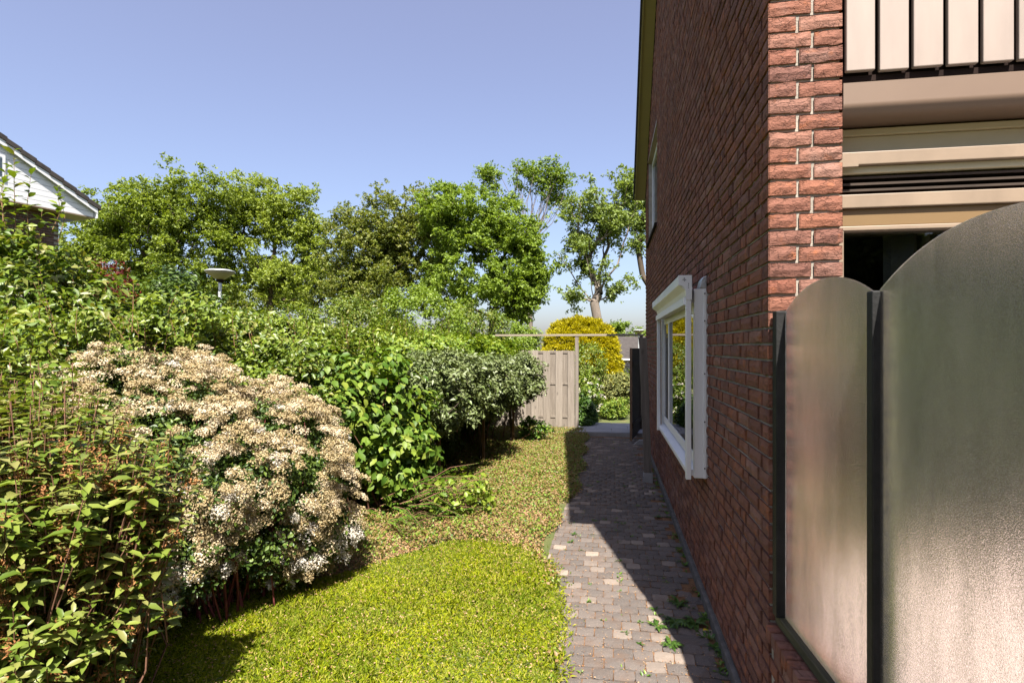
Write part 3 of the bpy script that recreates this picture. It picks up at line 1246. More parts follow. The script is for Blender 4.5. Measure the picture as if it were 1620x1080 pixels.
# ---- front of the house
def front():
    XA, XB = PX1 + .002, 6.5
    # balcony: dark backing, boards
    bal = hp(MB().box(XA, XB, PY + .02, PY + .05, 2.635, 3.75).build('balcony', MAT['dark']))
    def sub(mb, name, mat, bev=0.0, par=bal):
        o = mb.build(name, mat, bevel=bev)
        o.parent = par
        o.matrix_parent_inverse = par.matrix_world.inverted()
        return o
    sub(MB().box(XA, XB, PY + .0, PY + .018, 2.612, 2.634), 'drip_strip', MAT['dark'])
    x = XA + .004
    rs = rng(3)
    while x < 4.6:
        dz = rs.normal() * .0012
        sub(MB().box(x, x + .098, PY - .022, PY - .001, 2.642 + dz, 3.70), 'balcony_board', MAT['cream_board'], .0035)
        sub(MB().box(x + .03, x + .06, PY - .0008, PY + .019, 2.66, 3.68), 'batten', MAT['dark'])
        x += .1135
    # slab + rounded fascia
    q = [(PY + .28, 2.608), (PY - .004, 2.608), (PY - .004, 2.56)]
    for i in range(25):
        a = i / 24 * math.pi / 2
        q.append((PY - .004 + .055 * (1 - math.cos(a)), 2.532 - .044 * math.sin(a)))
    q += [(PY + .28, 2.487)]
    hp(MB().prism(q, XA, XB, 'x').build('rounded_fascia', MAT['fascia']))
    prof = [  # y, z0, z1 front faces of the stacked timber below
        ('head_moulding', PY + .125, 2.452, 2.479, 'bounce_lit_board'),
        ('head_panel', PY + .138, 2.372, 2.4515, 'bounce_lit_board'),
        ('lower_moulding', PY + .07, 2.322, 2.3715, 'cream'),
        ('under_strip', PY + .093, 2.295, 2.3215, 'bounce_lit_board'),
        ('slot_back', PY + .135, 2.215, 2.2945, 'dark'),
        ('frame_head', PY + .095, 2.162, 2.2145, 'cream'),
        ('frame_panel', PY + .112, 2.093, 2.1615, 'amber'),
        ('frame_bead', PY + .103, 2.075, 2.0925, 'cream'),
    ]
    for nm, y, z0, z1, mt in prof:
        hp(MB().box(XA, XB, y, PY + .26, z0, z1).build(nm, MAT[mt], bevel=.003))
    for k in range(3):
        z = 2.228 + k * .024
        hp(MB().prism([(PY + .106, z), (PY + .134, z + .004), (PY + .134, z + .014), (PY + .106, z + .009)], XA, XB, 'x').build('slot_slat', MAT['slotwood']))
    hp(MB().box(XA, XA + .075, PY + .055, PY + .069, 2.312, 2.324).build('clip', MAT['cream']))
    # window: jambs, mullion, glass, panel below
    win = hp(MB().box(XA, XA + .04, PY + .10, PY + .26, .85, 2.0745).build('front_window', MAT['cream'], bevel=.003))
    sub(MB().box(XA + .041, XB, PY + .10, PY + .2, .79, .848), 'sill', MAT['cream'], .003, win)
    for xm in (2.9, 4.9):
        sub(MB().box(xm, xm + .07, PY + .11, PY + .2, .8485, 2.0745), 'mullion', MAT['cream'], .003, win)
    for a, b in ((XA + .041, 2.899), (2.971, 4.899)):
        sub(MB().box(a, b, PY + .15, PY + .156, .8485, 2.0745), 'pane', MAT['pane'], 0, win)
    x = XA + .05
    pr = []
    n = 90
    for i in range(n):
        xx = XA + .05 + i * .022
        pr.append((xx, PY + .23 + .022 * math.sin(i * .85) + .008 * math.sin(i * 2.3)))
    m = MB()
    for i in range(n - 1):
        if i < 9 or 13 < i < 15 or 24 < i < 39:
            continue
        b = len(m.v)
        for (px, py) in (pr[i], pr[i + 1]):
            m.v += [(px, py, .75), (px, py, 2.3)]
        m.f.append((b, b + 2, b + 3, b + 1))
    sub(m, 'curtain', MAT['curtain'], 0, win)
    x = XA
    while x < XB - .1:
        hp(MB().box(x + .001, min(x + .30, XB) - .004, PY + .11, PY + .13, .03, .788).build('front_panel_board', MAT['pinkpanel'], bevel=.003))
        x += .30
    hp(MB().box(XA, XB, PY + .132, PY + .2, .02, .788).build('front_panel_back', MAT['dark']))
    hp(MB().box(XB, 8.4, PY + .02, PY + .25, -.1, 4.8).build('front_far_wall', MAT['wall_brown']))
    # upper front, set back behind the balcony
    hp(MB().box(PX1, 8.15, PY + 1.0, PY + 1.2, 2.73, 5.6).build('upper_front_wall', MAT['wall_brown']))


front()

# patio in front of the house
pat = thing('patio', 'sunlit paving behind the textured glass screen', 'patio', (0, 0, 0))
pat['kind'] = 'structure'
MB().box(.78, 7, -3.0, PY + .10, -.05, -.006).build('patio_bed', MAT['joint'], pat)
for i in range(10):
    for j in range(9):
        x, y = .80 + i * .402, PY + .10 - .402 * (j + 1)
        MB().box(x, x + .396, y, y + .396, -.04, .012).build('patio_tile', MAT['slab'], pat, bevel=.003)

# ---- low wall with glass screen
lw = thing('low_brick_wall', 'low brick wall with rowlock coping carrying the glass screen', 'wall', (WX, 1.0, 0))
def under(o, p):
    o.parent = p
    o.matrix_parent_inverse = Matrix.Translation(-Vector(p.location))
    return o
under(MB().box(MX, .79, -.6, PY - .004, -.1, .508).build('mortar_core', MAT['mortar']), lw)
bm_cache = {}
for k, (x, y, z) in LOW:
    if k not in bm_cache:
        bm_cache[k] = var_mesh('brick', *VARS[k], MAT['brick'])
    if y > .2:
        under(link('brick', bm_cache[k], None, (x, y, z)), lw)
rr = rng(31)
yy = PY - .008
while yy > -.5:
    o = MB().box(WX - .012 + rr.normal() * .002, .795, yy - .052, yy, .511, .562 + rr.normal() * .0015).build('coping_brick', MAT['brick'], bevel=.004)
    under(o, lw)
    yy -= .0625

scr = thing('glass_screen', 'textured glass privacy screen with arched tops and black timber posts', 'screen', (.64, PY - .03, .56))


def sp(t, z=0.0, off=0.0):
    """point on the screen line: t metres from the house, off sideways (towards the patio)"""
    a = .06
    return (.648 + a * t + off, PY - .055 - t + off * a, z)


def screen_box(t0, t1, o0, o1, z0, z1, name, mat, bev=.003):
    m = MB()
    b = 0
    for z in (z0, z1):
        for (t, o) in ((t0, o0), (t0, o1), (t1, o1), (t1, o0)):
            m.v.append(sp(t, z, o))
    m.f = [tuple(i for i in f) for f in BOXF]
    return under(m.build(name, mat, bevel=bev), scr)


def screen_glass(t0, t1, zl, sag, name):
    n = 40
    V = []
    for o in (0, .0065):
        for i in range(n + 1):
            u = i / n
            t = t0 + (t1 - t0) * u
            z = zl + sag * (1 - abs(2 * u - 1) ** 2.1)
            V.append(sp(t, z, o))
        for i in range(n + 1):
            t = t0 + (t1 - t0) * i / n
            V.append(sp(t, .612, o))
    F_ = []
    k = 2 * (n + 1)
    for s in (0, k):
        for i in range(n):
            a = s + i
            q = (a, a + 1, a + n + 2, a + n + 1)
            F_.append(q if s else q[::-1])
    for i in range(n):
        F_.append((i, i + 1, k + i + 1, k + i))
        F_.append((n + 1 + i, k + n + 1 + i, k + n + 2 + i, n + 2 + i))
    F_.append((0, k, k + n + 1, n + 1))
    F_.append((n, 2 * n + 1, k + 2 * n + 1, k + n))
    m = MB()
    m.v, m.f = V, F_
    o = m.build(name, MAT['frost'])
    return under(o, scr)


screen_box(-.045, -.002, -.032, .012, .61, 1.755, 'post', MAT['black'])
screen_box(.645, .676, -.022, -.001, .61, 1.765, 'post', MAT['black'])
screen_box(.645, .678, .008, .05, .61, 1.765, 'post', MAT['railwood'])
screen_box(1.462, 1.51, -.026, -.001, .61, 1.765, 'post', MAT['black'])
screen_box(-.045, 1.6, -.022, .03, .5745, .6095, 'base_rail', MAT['railwood'])
screen_glass(0, .659, 1.752, .084, 'glass_panel')
screen_glass(.664, 1.485, 1.765, .112, 'glass_panel')

# ------------------------------------------------------------------ FENCE, GATE
FY = 11.28
fence = thing('board_fence', 'weathered timber board fence with overlapping boards left of the gate opening', 'fence', (-1.8, FY, 0))
rf = rng(41)
x = -.655
bi = 0
while x > -3.3:
    w = .137
    zt = 1.555 + rf.normal() * .006
    o = MB().box(-w / 2, w / 2, 0, .018, .02, zt).build('fence_board', MAT['fence'], bevel=.003)
    yy = FY - .032 if bi % 2 == 0 else FY - .0015
    o.location = (x - w / 2, yy, 0)
    o.rotation_euler = (0, rf.normal() * .003, 0)
    under(o, fence)
    x -= .118
    bi += 1
for z in (.25, .89, 1.50):
    under(MB().box(-3.3, -.65, FY - .0135, FY - .002, z, z + .045).build('fence_rail', MAT['fence'], bevel=.002), fence)

gp = thing('gate_portal', 'slim timber gate posts carrying a long thin horizontal beam above the fence', 'gate frame', (-.6, FY, 0))
under(MB().box(-.645, -.58, FY - .034, FY + .034, -.03, 1.832).build('gate_post', MAT['oldwood'], bevel=.004), gp)
under(MB().box(.575, .635, FY - .034, FY + .034, -.03, 1.832).build('gate_post', MAT['oldwood'], bevel=.004), gp)
under(MB().box(-2.22, .645, FY - .045, FY + .03, 1.833, 1.872).build('cross_beam', MAT['beamw'], bevel=.003), gp)

gate = thing('garden_gate', 'dark wooden garden gate swung open against the house', 'gate', (.575, FY - .04, 0))
a0 = Vector((.575, FY - .045, 0))
a1 = Vector((.365, 9.98, 0))
gl = (a1 - a0).length
ga = math.atan2((a1 - a0).y, (a1 - a0).x)
nb = 9
for i in range(nb):
    o = MB().box(gl * i / nb + .002, gl * (i + 1) / nb - .002, -.011, .011, .045, 1.60).build('gate_board', MAT['dark'], gate, bevel=.002)
    o.rotation_euler = (0, 0, ga)
for z in (.25, 1.3):
    o = MB().box(.01, gl - .02, .0115, .035, z, z + .08).build('gate_rail', MAT['dark'], gate)
    o.rotation_euler = (0, 0, ga)
o = MB().box(gl - .02, gl + .004, -.02, .02, .04, 1.605).build('gate_stile', MAT['stake'], gate, bevel=.002)
o.rotation_euler = (0, 0, ga)
h = MB().box(gl - .10, gl - .085, -.06, -.02, .88, .895).box(gl - .2, gl - .085, -.066, -.056, .88, .895)
h.box(gl - .10, gl - .07, -.0195, -.011, .82, .98)
o = h.build('handle', MAT['alu'], gate)
o.rotation_euler = (0, 0, ga)
stop = MB().prism([(0, 0), (.16, 0), (.16, .085), (.10, .085)], -.03, .03, 'y').build('door_stop', MAT['concrete'], bevel=.006)
stop.location = (.40, 9.85, .0)
stop['label'] = 'small concrete wedge holding the dark gate open on the path'
stop['category'] = 'door stop'

# leaning old post by the wall
post = thing('timber_post', 'old dark weathered timber post on a block leaning near the house wall', 'post', (.465, 7.2, 0))
pp = [(0, 0, .07), (-.008, .0, .5), (-.03, .0, 1.1), (-.06, 0, 1.735)]
m = MB()
rr = rng(9)
for k in range(12):
    t = k / 11
    z = .07 + t * 1.665
    xo = -.06 * t + rr.normal() * .0022
    w = .043 + rr.normal() * .002
    for (sx, sy_) in ((-1, -1), (1, -1), (1, 1), (-1, 1)):
        m.v.append((xo + sx * w, sy_ * .045, z))
for k in range(11):
    for i in range(4):
        j = (i + 1) % 4
        m.f.append((4 * k + i, 4 * k + j, 4 * k + 4 + j, 4 * k + 4 + i))
m.f += [(3, 2, 1, 0), (44, 45, 46, 47)]
m.build('post_shaft', MAT['oldwood'], post)
MB().box(-.055, .055, -.055, .055, -.02, .105).build('post_shoe', MAT['concrete'], post, bevel=.006)
MB().box(-.052, -.046, -.02, .02, .1, 1.6).build('post_edge', MAT['oldwood'], post)


# ------------------------------------------------------------------ NEIGHBOUR HOUSE
def neighbour():
    c = at(148, 342, 15.0)
    u = np.array((-.206, -.978, 0))
    nrm = np.array((.978, -.206, 0))
    ang = math.atan2(u[1], u[0])
    # local frame: x along gable (towards camera), y = inward (away from view), z up
    t = thing('neighbour_house', 'neighbouring house with white boarded gable and dark tiled roof behind the hedge', 'house', (c[0], c[1], 0))
    t.rotation_euler = (0, 0, ang)
    # local +y must point inward: u rotated +90deg = (-uy, ux) = (.978,-.206) = outward. So inward is -y
    zb, zt, sl = 4.98, 5.20, .53
    apex = 5.5
    def top(s):
        return zt + sl * (s if s < apex else 2 * apex - s)
    z = zb
    k = 0
    while z < 8.0:
        s0 = max(0, (z + .0 - zt) / sl)
        s1 = 2 * apex - s0
        s0b = max(0, (z + .125 - zt) / sl)
        m = MB()
        m.prism([(s0, z), (s1, z), (2 * apex - s0b, z + .125), (s0b, z + .125)], -.02 + 0, .0, 'y')
        b = m.build('siding_board', MAT['white'], t)
        z += .132
        k += 1
    MB().prism([(0, zb), (2 * apex, zb), (2 * apex, zt - .01), (apex, top(apex) - .02), (0, zt - .01)], -.06, -.024, 'y').build('gable_backing', MAT['dark'], t)
    # white verge board
    MB().prism([(-.05, zt - .13), (apex, top(apex) - .11), (apex, top(apex) + .05), (-.05, zt + .025)], .07, .095, 'y').build('verge_board', MAT['white'], t)
    MB().box(-.03, 2 * apex, -.7, .0, zb - .03, zb - .002).build('soffit', MAT['cream'], t)
    MB().box(-.05, -.02, -9, .09, zb - .03, zt - .01).build('eaves_board', MAT['white'], t)
    # roof
    m = MB()
    m.prism([(-.12, zt - .04), (apex, top(apex) + .01), (apex, top(apex) + .1), (-.12, zt + .05)], -9, .06, 'y')
    m.prism([(apex, top(apex) + .01), (2 * apex + .1, zt - .04), (2 * apex + .1, zt + .05), (apex, top(apex) + .1)], -9, .06, 'y')
    m.build('roof', MAT['rooftile'], t)
    n = 19
    for i in range(n):
        a = -.12 + (apex + .12) * i / n
        b = -.12 + (apex + .12) * (i + 1) / n + .03
        za, zb_ = zt + sl * a, zt + sl * b
        MB().prism([(a, za + .03), (b, zb_ - .01), (b, zb_ + .12), (a, za + .15)], -.2, .12, 'y').build('roof_tile', MAT['rooftile'], t, bevel=.01)
    # brick wall below, set back
    MB().box(.62, 10, -9, -.36, -.6, zb - .031).build('wall', MAT['mortar'], t)
    r = rng(3)
    V, F_ = [], []
    base = MB().box(0, .21, -.01, 0, 0, .052)
    me = var_mesh('brick', base.v, base.f, MAT['wall_brown'])
    for c_ in range(26):
        for q in range(9):
            x = .62 + q * .22 + (c_ % 2) * .11 - .0
            o = link('brick', me, t, (x, -.349, zb - .1 - c_ * .0625))
    # window band under the soffit
    wf = MB().box(2.7, 6.5, -.345, -.30, 3.7, 4.9).build('window', MAT['white'], t)
    MB().box(2.78, 4.5, -.299, -.29, 3.78, 4.82).build('pane', MAT['pane'], wf)
    MB().box(4.58, 6.42, -.299, -.29, 3.78, 4.82).build('pane', MAT['pane'], wf)
    # gable window
    gf = MB().box(1.95, 3.1, .001, .03, 5.42, 5.98).build('gable_window', MAT['white'], t)
    MB().box(2.02, 3.03, .0305, .036, 5.48, 5.92).build('pane', MAT['pane'], gf)
    # make inward = -y : outward is +y here


neighbour()


# ------------------------------------------------------------------ LAMPS
def lamp(px, py, zc, label, gz):
    c = at(px, py, zc)
    t = thing('street_lamp', label, 'street lamp', (c[0], c[1], gz), 'dish shaped street lamps')
    H = c[2] - gz
    MB().lathe([(.045, 0), (.04, H * .5), (.032, H - .26), (.032, H - .2)], 0, 0, 12).build('pole', MAT['pole'], t, smooth=True)
    MB().lathe([(.05, H - .20), (.075, H - .19), (.075, H - .15), (.05, H - .145)], 0, 0, 16).build('collar', MAT['dark'], t)
    MB().lathe([(.06, H - .145), (.10, H - .13), (.20, H - .06), (.265, H - .01), (.272, H + .012)], 0, 0, 32).build('lamp_shade', MAT['lampdish'], t, smooth=True)
    MB().lathe([(.281, H + .0125), (.284, H + .03), (.22, H + .05), (.08, H + .065)], 0, 0, 32).build('lid', MAT['pole'], t, smooth=True)


lamp(348, 431, 11.8, 'beige dish street lamp on a white pole rising behind the hedge', -.05)
lamp(1010.5, 523, 30, 'small distant street lamp showing above the gate next to the brick wall', -1.2)


# ------------------------------------------------------------------ FAR BUNGALOW
def bungalow():
    c = at(990, 549, 36)
    t = thing('bungalow', 'distant bungalow with grey hipped roof and beige wall beyond the gate', 'house', (c[0], c[1], -1.3))
    t.rotation_euler = (0, 0, YAW)
    w0, w1 = -1.15, 5.0
    MB().box(w0 + .3, w1, 0, 4.6, 0, 2.19).build('wall', MAT['cream'], t)
    m = MB()
    m.v = [(w0, -.5, 2.2), (w1 + .5, -.5, 2.2), (w1 + .5, 5.0, 2.2), (w0, 5.0, 2.2), (w0 + .35, 1.6, 3.62), (w1 - 2.0, 2.0, 3.62)]
    m.f = [(0, 1, 5, 4), (1, 2, 5), (2, 3, 4, 5), (3, 0, 4), (3, 2, 1, 0)]
    rm = m.build('roof', MAT['rooftile'], t)
    MB().box(w0, w1 + .5, -.56, -.502, 2.12, 2.22).build('gutter', MAT['white'], t)
    wf = MB().box(1.0, 2.4, -.03, -.001, .8, 1.8).build('window', MAT['white'], t)
    MB().box(1.08, 2.32, -.04, -.031, .88, 1.72).build('pane', MAT['pane'], wf)


bungalow()


# ------------------------------------------------------------------ TREES
def tree(name, label, px, zc, ells, mat, bark, n_leaf, leaf, clump_px=14, per_area=1.0, base_px=None, fork_py=470, r0=.16, seed=1, shell=.6, gz=None, group='garden trees beyond the hedge', squash=.75, branch_n=5, gap=.27, star=.25, limbs=None):
    r = rng(seed)
    bp = base_px if base_px else px
    b = cw((bp - 810) / F * zc, zc)
    g = float(ground_z(b[0], b[1])) if gz is None else gz
    t = thing(name, label, 'tree', (b[0], b[1], g), group)
    m = zc / F
    E, K = [], []
    for e in ells:
        ex, ey, rx, ry = e[:4]
        c = at(ex, ey, zc)
        E.append((c, np.array((rx, (rx + ry) / 2 * .85, ry)) * m))
        K.append(max(6, int(rx * ry / (clump_px ** 2) * 3.2 * per_area)))
    cen = ell_points(r, E, K, shell)
    # ragged outline and hollows at two scales
    cen = cen + (np.stack([vnoise(cen + k * 7.7, .9 / (clump_px * m) * .45) for k in range(3)], 1) - .5) * clump_px * m * 2.6
    keep = vnoise(cen, 1 / (clump_px * m * 2.6)) > gap
    cen = cen[keep]
    fork = at(px, fork_py, zc)
    nl = min(len(cen), limbs or 170)
    trunk, paths = skeleton(r, (b[0], b[1], g), fork, cen[r.permutation(len(cen))[:nl]], r0, star=star)
    under(tubes('trunk', [trunk], bark, None, 9), t)
    under(tubes('branches', paths, bark, None, branch_n), t)
    # sprigs: short random walks of leaves round every clump centre
    ns_ = 12
    cr = clump_px * m
    sc = cen[np.repeat(np.arange(len(cen)), ns_)]
    sc = sc + r.normal(size=sc.shape) * cr * np.array((.62, .62, .5))
    k = vnoise(sc, 1 / (cr * .9))
    sc = sc[k > .24]
    per = max(3, int(n_leaf / len(sc)))
    idx = np.repeat(np.arange(len(sc)), per)
    d = rand_dirs(r, len(idx))
    P = sc[idx] + d * (cr * .36 * r.random(len(idx)) ** .6)[:, None] * np.array((1.15, 1.15, .6))
    tint = np.clip(r.random(len(sc))[idx] * .55 + r.random(len(P)) * .45, 0, .999)
    under(make_leaves('crown', P, d, r, leaf, mat, None, asp=.55, up=.6, rnd=1.0, outw=.6, tint=tint), t)
    return t


tree('broadleaf_tree', 'broad rounded yellow-green tree between the white gabled house and the lamp', 270, 27,
     [(205, 352, 74, 76), (265, 335, 74, 84), (325, 335, 50, 72), (240, 430, 120, 75), (145, 395, 44, 80)],
     MAT['tree_a'], MAT['bark'], 86000, .13, 11, 1.0, 290, 470, .19, 101, .75, star=.5)
tree('broadleaf_tree', 'loose yellow-green tree with visible dark limbs directly above the lamp', 430, 29,
     [(390, 335, 58, 68), (445, 340, 52, 68), (490, 365, 36, 66), (430, 430, 110, 75), (350, 400, 34, 66)],
     MAT['tree_a'], MAT['bark'], 64000, .13, 11, 1.0, 425, 470, .19, 102, .75, star=.5)
tree('olive_tree', 'dense olive-green tree with reddish tinge in the middle of the skyline', 600, 23,
     [(555, 385, 46, 74), (610, 372, 54, 82), (668, 355, 50, 72), (595, 440, 95, 75), (695, 420, 46, 80)],
     MAT['tree_b'], MAT['bark'], 90000, .10, 9.5, 1.2, 600, 480, .14, 103, .7, gap=.36)
tree('fresh_green_tree', 'large full bright green tree just left of the gap of sky', 780, 21,
     [(730, 358, 66, 74), (795, 378, 60, 70), (842, 410, 42, 60), (760, 450, 105, 60), (695, 345, 36, 54), (820, 470, 52, 46)],
     MAT['tree_c'], MAT['bark'], 96000, .10, 9.5, 1.2, 770, 500, .14, 104, .7, gap=.34)
tree('tall_thin_tree', 'tall sparse tree with bare upper limbs showing above the bright green tree', 835, 34,
     [(772, 283, 30, 26), (838, 274, 30, 22), (868, 284, 42, 32), (892, 310, 24, 20), (790, 322, 34, 20)],
     MAT['tree_c'], MAT['bark_pale'], 12500, .14, 8, 1.0, 838, 392, .16, 105, .7, star=2.0, limbs=46)
tree('forked_tree', 'light airy tree with a pale forked trunk standing behind the yellow conifer', 940, 20,
     [(938, 340, 50, 58), (912, 380, 32, 60), (964, 355, 36, 62), (930, 415, 46, 38), (992, 305, 24, 50), (902, 472, 26, 22), (980, 455, 24, 16)],
     MAT['tree_d'], MAT['bark_pale'], 24000, .10, 9, 1.0, 940, 478, .17, 106, .7, gap=.40, star=.8, limbs=90)
tree('airy_tree', 'airy tree partly hidden behind the far corner of the brick wall', 1035, 22,
     [(1003, 300, 22, 36), (1012, 350, 16, 36), (1040, 320, 40, 60), (1010, 395, 10, 18)],
     MAT['tree_d'], MAT['bark'], 14000, .10, 10, 1.3, 1060, 470, .11, 107, .6)
tree('round_tree', 'small round far tree just right of the yellow conifer top', 980, 40,
     [(980, 518, 14, 11), (980, 535, 16, 12)], MAT['tree_c'], MAT['bark'], 3000, .16, 5, 1.5, 980, 545, .1, 108, gz=-1.28, group='small far trees')
tree('round_tree', 'small far tree peeking out beside the distant lamp', 1012, 42,
     [(1012, 530, 12, 12), (1008, 542, 14, 10)], MAT['tree_c'], MAT['bark'], 2500, .16, 5, 1.5, 1012, 545, .1, 109, gz=-1.28, group='small far trees')
# background low trees closing the gaps under the crowns
tree('background_tree', 'dim low tree standing behind the lamp between the big trees', 500, 36,
     [(505, 440, 50, 55), (440, 475, 80, 40), (560, 490, 60, 35), (340, 480, 60, 40)], MAT['tree_b'], MAT['bark'], 30000, .16, 11, 1.4, 500, 490, .14, 110)
tree('background_tree', 'low dull green tree standing beneath the large rounded tree', 210, 34,
     [(200, 470, 90, 45), (300, 490, 60, 30), (110, 440, 50, 60)], MAT['tree_b'], MAT['bark'], 34000, .16, 12, 1.4, 210, 490, .14, 111)
tree('dark_conifer', 'narrow very dark conifer standing left of the lamp', 285, 14,
     [(268, 440, 14, 26), (285, 455, 14, 36), (292, 480, 16, 24)], MAT['conifer'], MAT['bark'], 9000, .06, 6, 1.6, 285, 520, .05, 112, group=None)


for (bx, by, sd, h) in ((1.5, -10, 136, 7.5), (6.5, -13, 137, 9.0), (-5.5, -11, 131, 7.0), (-1.0, -13, 132, 8.5), (4.0, -12, 133, 7.5), (9.5, -10, 134, 7.0), (14, -5, 135, 6.5)):
    r = rng(sd)
    t = thing('garden_tree', 'leafy tree at the end of the garden, mirrored dimly in the front window', 'tree', (bx, by, 0), 'trees at the garden end')
    t['label'] = {131: 'tree of the garden end beyond the lawn, farthest to the west', 132: 'tree of the garden end directly behind the viewer', 133: 'dense tree of the garden end opposite the patio', 134: 'tree of the garden end past the patio', 135: 'lowest tree, beside the patio edge', 136: 'tree of the garden end in line with the house corner', 137: 'tallest tree of the garden end'}[sd]
    cen = ell_points(r, [((bx, by, h * .55), (2.6, 2.0, h * .42)), ((bx + 1, by, h * .35), (2.4, 1.6, h * .3))], [170, 110], .6)
    tr, br = skeleton(r, (bx, by, -.03), (bx, by, h * .3), cen, .14)
    under(tubes('trunk', [tr], MAT['bark'], None, 7), t)
    under(tubes('branches', br, MAT['bark'], None, 4), t)
    P, d, idx = leaf_cloud(r, cen, np.full(len(cen), .6), np.full(len(cen), 70), .5, .8)
    under(make_leaves('crown', P, d, r, .24, MAT['tree_b'], None, asp=.6), t)


# ------------------------------------------------------------------ SHRUBS
def shrub(name, label, cat, base, ells, mat, n_leaf, leaf, clump, seed, stem_mat=None, up=.5, outw=.7, asp=.5, kind='quad', shell=.35, inner=.2, droop=.15, r0=.02, K=None, group=None, nstem=None, squash=.8, rnd=.9, part='foliage', szvar=.35, bottom=0.04):
    """ells: (centre xyz, radii xyz)"""
    r = rng(seed)
    t = thing(name, label, cat, base, group)
    E = [(np.array(c, float), np.array(q, float)) for c, q in ells]
    area = [q[0] * q[1] + q[1] * q[2] + q[0] * q[2] for c, q in E]
    Kc = [max(4, int(a / clump ** 2 * 1.7)) for a in area] if K is None else K
    cen = ell_points(r, E, Kc, shell, inner)
    cen = cen[cen[:, 2] > bottom]
    radii = clump * r.uniform(.6, 1.4, len(cen))
    per = np.maximum(4, (n_leaf * radii ** 2 / np.sum(radii ** 2)).astype(int))
    P, d, idx = leaf_cloud(r, cen, radii, per, .5, squash)
    ok = P[:, 2] > .01
    P, d, idx = P[ok], d[ok], idx[ok]
    tint = np.clip(r.random(len(cen))[idx] * .4 + r.random(len(P)) * .6, 0, .999)
    gc = np.mean([c for c, q in E], axis=0)
    out = unit(d * .6 + unit(P - gc) * .8)
    o = make_leaves(part, P, out, r, leaf, mat, None, asp=asp, up=up, rnd=rnd, outw=outw, kind=kind, droop=droop, tint=tint, szvar=szvar)
    under(o, t)
    if stem_mat is not None:
        sub = cen if nstem is None else cen[r.permutation(len(cen))[:nstem]]
        paths = []
        for q in sub:
            b = np.array(base) + np.array([r.normal() * .12, r.normal() * .12, 0])
            if len(E) > 1:
                b[:2] = b[:2] * .45 + q[:2] * .55
            m1 = b * .5 + q * .5 + np.array([0, 0, .12]) + r.normal(size=3) * .06
            rr_ = r0 * r.uniform(.3, .8)
            paths.append((np.array([b, b * .6 + m1 * .4 + r.normal(size=3) * .01, m1, q]), np.array([rr_, rr_ * .8, rr_ * .6, rr_ * .25])))
        under(tubes('stems', paths, stem_mat, None, 5), t)
    return t, cen, radii


# long hedge behind everything
hz = []
for i in range(15):
    y = 1.2 + i * .72
    x = -3.75 + .13 * i * .55 + .12 * math.sin(i * 1.7)
    hz.append(((x, y, 1.0 + .06 * math.sin(i * 2.1)), (.62, .62, .93 + .05 * math.cos(i * 1.3))))
shrub('hedge', 'long leafy green hedge with reddish upright stems closing the left side of the garden', 'hedge', (-3.3, 5.5, 0),
      hz, MAT['hedge'], 260000, .050, .13, 201, MAT['redstem'], up=.45, outw=.6, asp=.56, shell=.3, inner=.35, r0=.012, nstem=120, szvar=.45)

# upright shoots out of the hedge top
def shoots(owner_label, name, cat, spots, mat, stem_mat, leaf, seed, n_leaf=16, group=None, lean=.15, wid=.5):
    r = rng(seed)
    t = thing(name, owner_label, cat, (spots[0][0], spots[0][1], spots[0][2]), group)
    P, A, N, paths = [], [], [], []
    for (x, y, z, h) in spots:
        b = np.array((x, y, z))
        tip = b + np.array((r.normal() * lean * h, r.normal() * lean * h, h))
        mid = (b + tip) / 2 + np.array((r.normal() * .03, r.normal() * .03, 0))
        paths.append((np.array([b, mid, tip]), np.array([.0035, .0025, .0012])))
        k = max(7, int(n_leaf * h / .34))
        for i in range(k):
            s = (i + .5) / k
            p = b * (1 - s) ** 2 + 2 * mid * s * (1 - s) + tip * s * s
            a = i * 2.4 + r.normal() * .3
            d = np.array((math.cos(a), math.sin(a), .35 + .5 * s))
            P.append(p); A.append(d); N.append(np.array((-d[0] * .4, -d[1] * .4, 1)) + r.normal(size=3) * .25)
    P, A, N = np.array(P), np.array(A), np.array(N)
    L = leaf * r.uniform(.5, 1.25, len(P))
    under(link('leaves', leaf_mesh('leaves', P, A, N, L, L * wid, mat, r, 'full', droop=.2)), t)
    if len(paths) > 20:
        under(tubes('shoot_stems', paths, stem_mat, None, 4, 'stuff'), t)
    else:
        for p_ in paths:
            under(tubes('stem', [p_], stem_mat, None, 4), t)
    return t


r_ = rng(77)
sp_ = []
for i in range(260):
    y = r_.uniform(1.6, 9.5)
    x = -3.75 + .1 * (y - 1.2) + r_.normal() * .35
    sp_.append((x, y, 1.60 + r_.normal() * .08, r_.uniform(.12, .38)))
shoots('young reddish shoots standing up out of the long hedge top', 'hedge_shoots', 'shoots', sp_, MAT['hedge'], MAT['redstem'], .05, 78)

# tall light shrub at the left with long sprouts
cA = at(30, 430, 4.6)
shrub('tall_leafy_shrub', 'tall light green shrub in front of the white gabled house', 'shrub', (cA[0], cA[1], 0),
      [((cA[0], cA[1], 1.75), (.75, .7, .72)), ((cA[0] + .45, cA[1] + .15, 1.5), (.6, .6, .55)), ((cA[0] - .35, cA[1], 2.1), (.5, .5, .55)), ((cA[0] + .1, cA[1], .9), (.8, .7, .7))],
      MAT['hedge'], 26000, .068, .14, 203, MAT['redstem'], up=.5, asp=.5, r0=.02, nstem=60, kind='quad')
sps = []
for (px, py0, py1, zc) in ((25, 330, 238, 4.1), (45, 345, 275, 4.2), (80, 340, 292, 4.4), (92, 352, 300, 4.4), (10, 330, 262, 4.1), (60, 370, 330, 4.3), (5, 320, 285, 4.0)):
    p0, p1 = at(px, py0 + 30, zc), at(px, py1, zc)
    sps.append((p0[0], p0[1], p0[2], p1[2] - p0[2]))
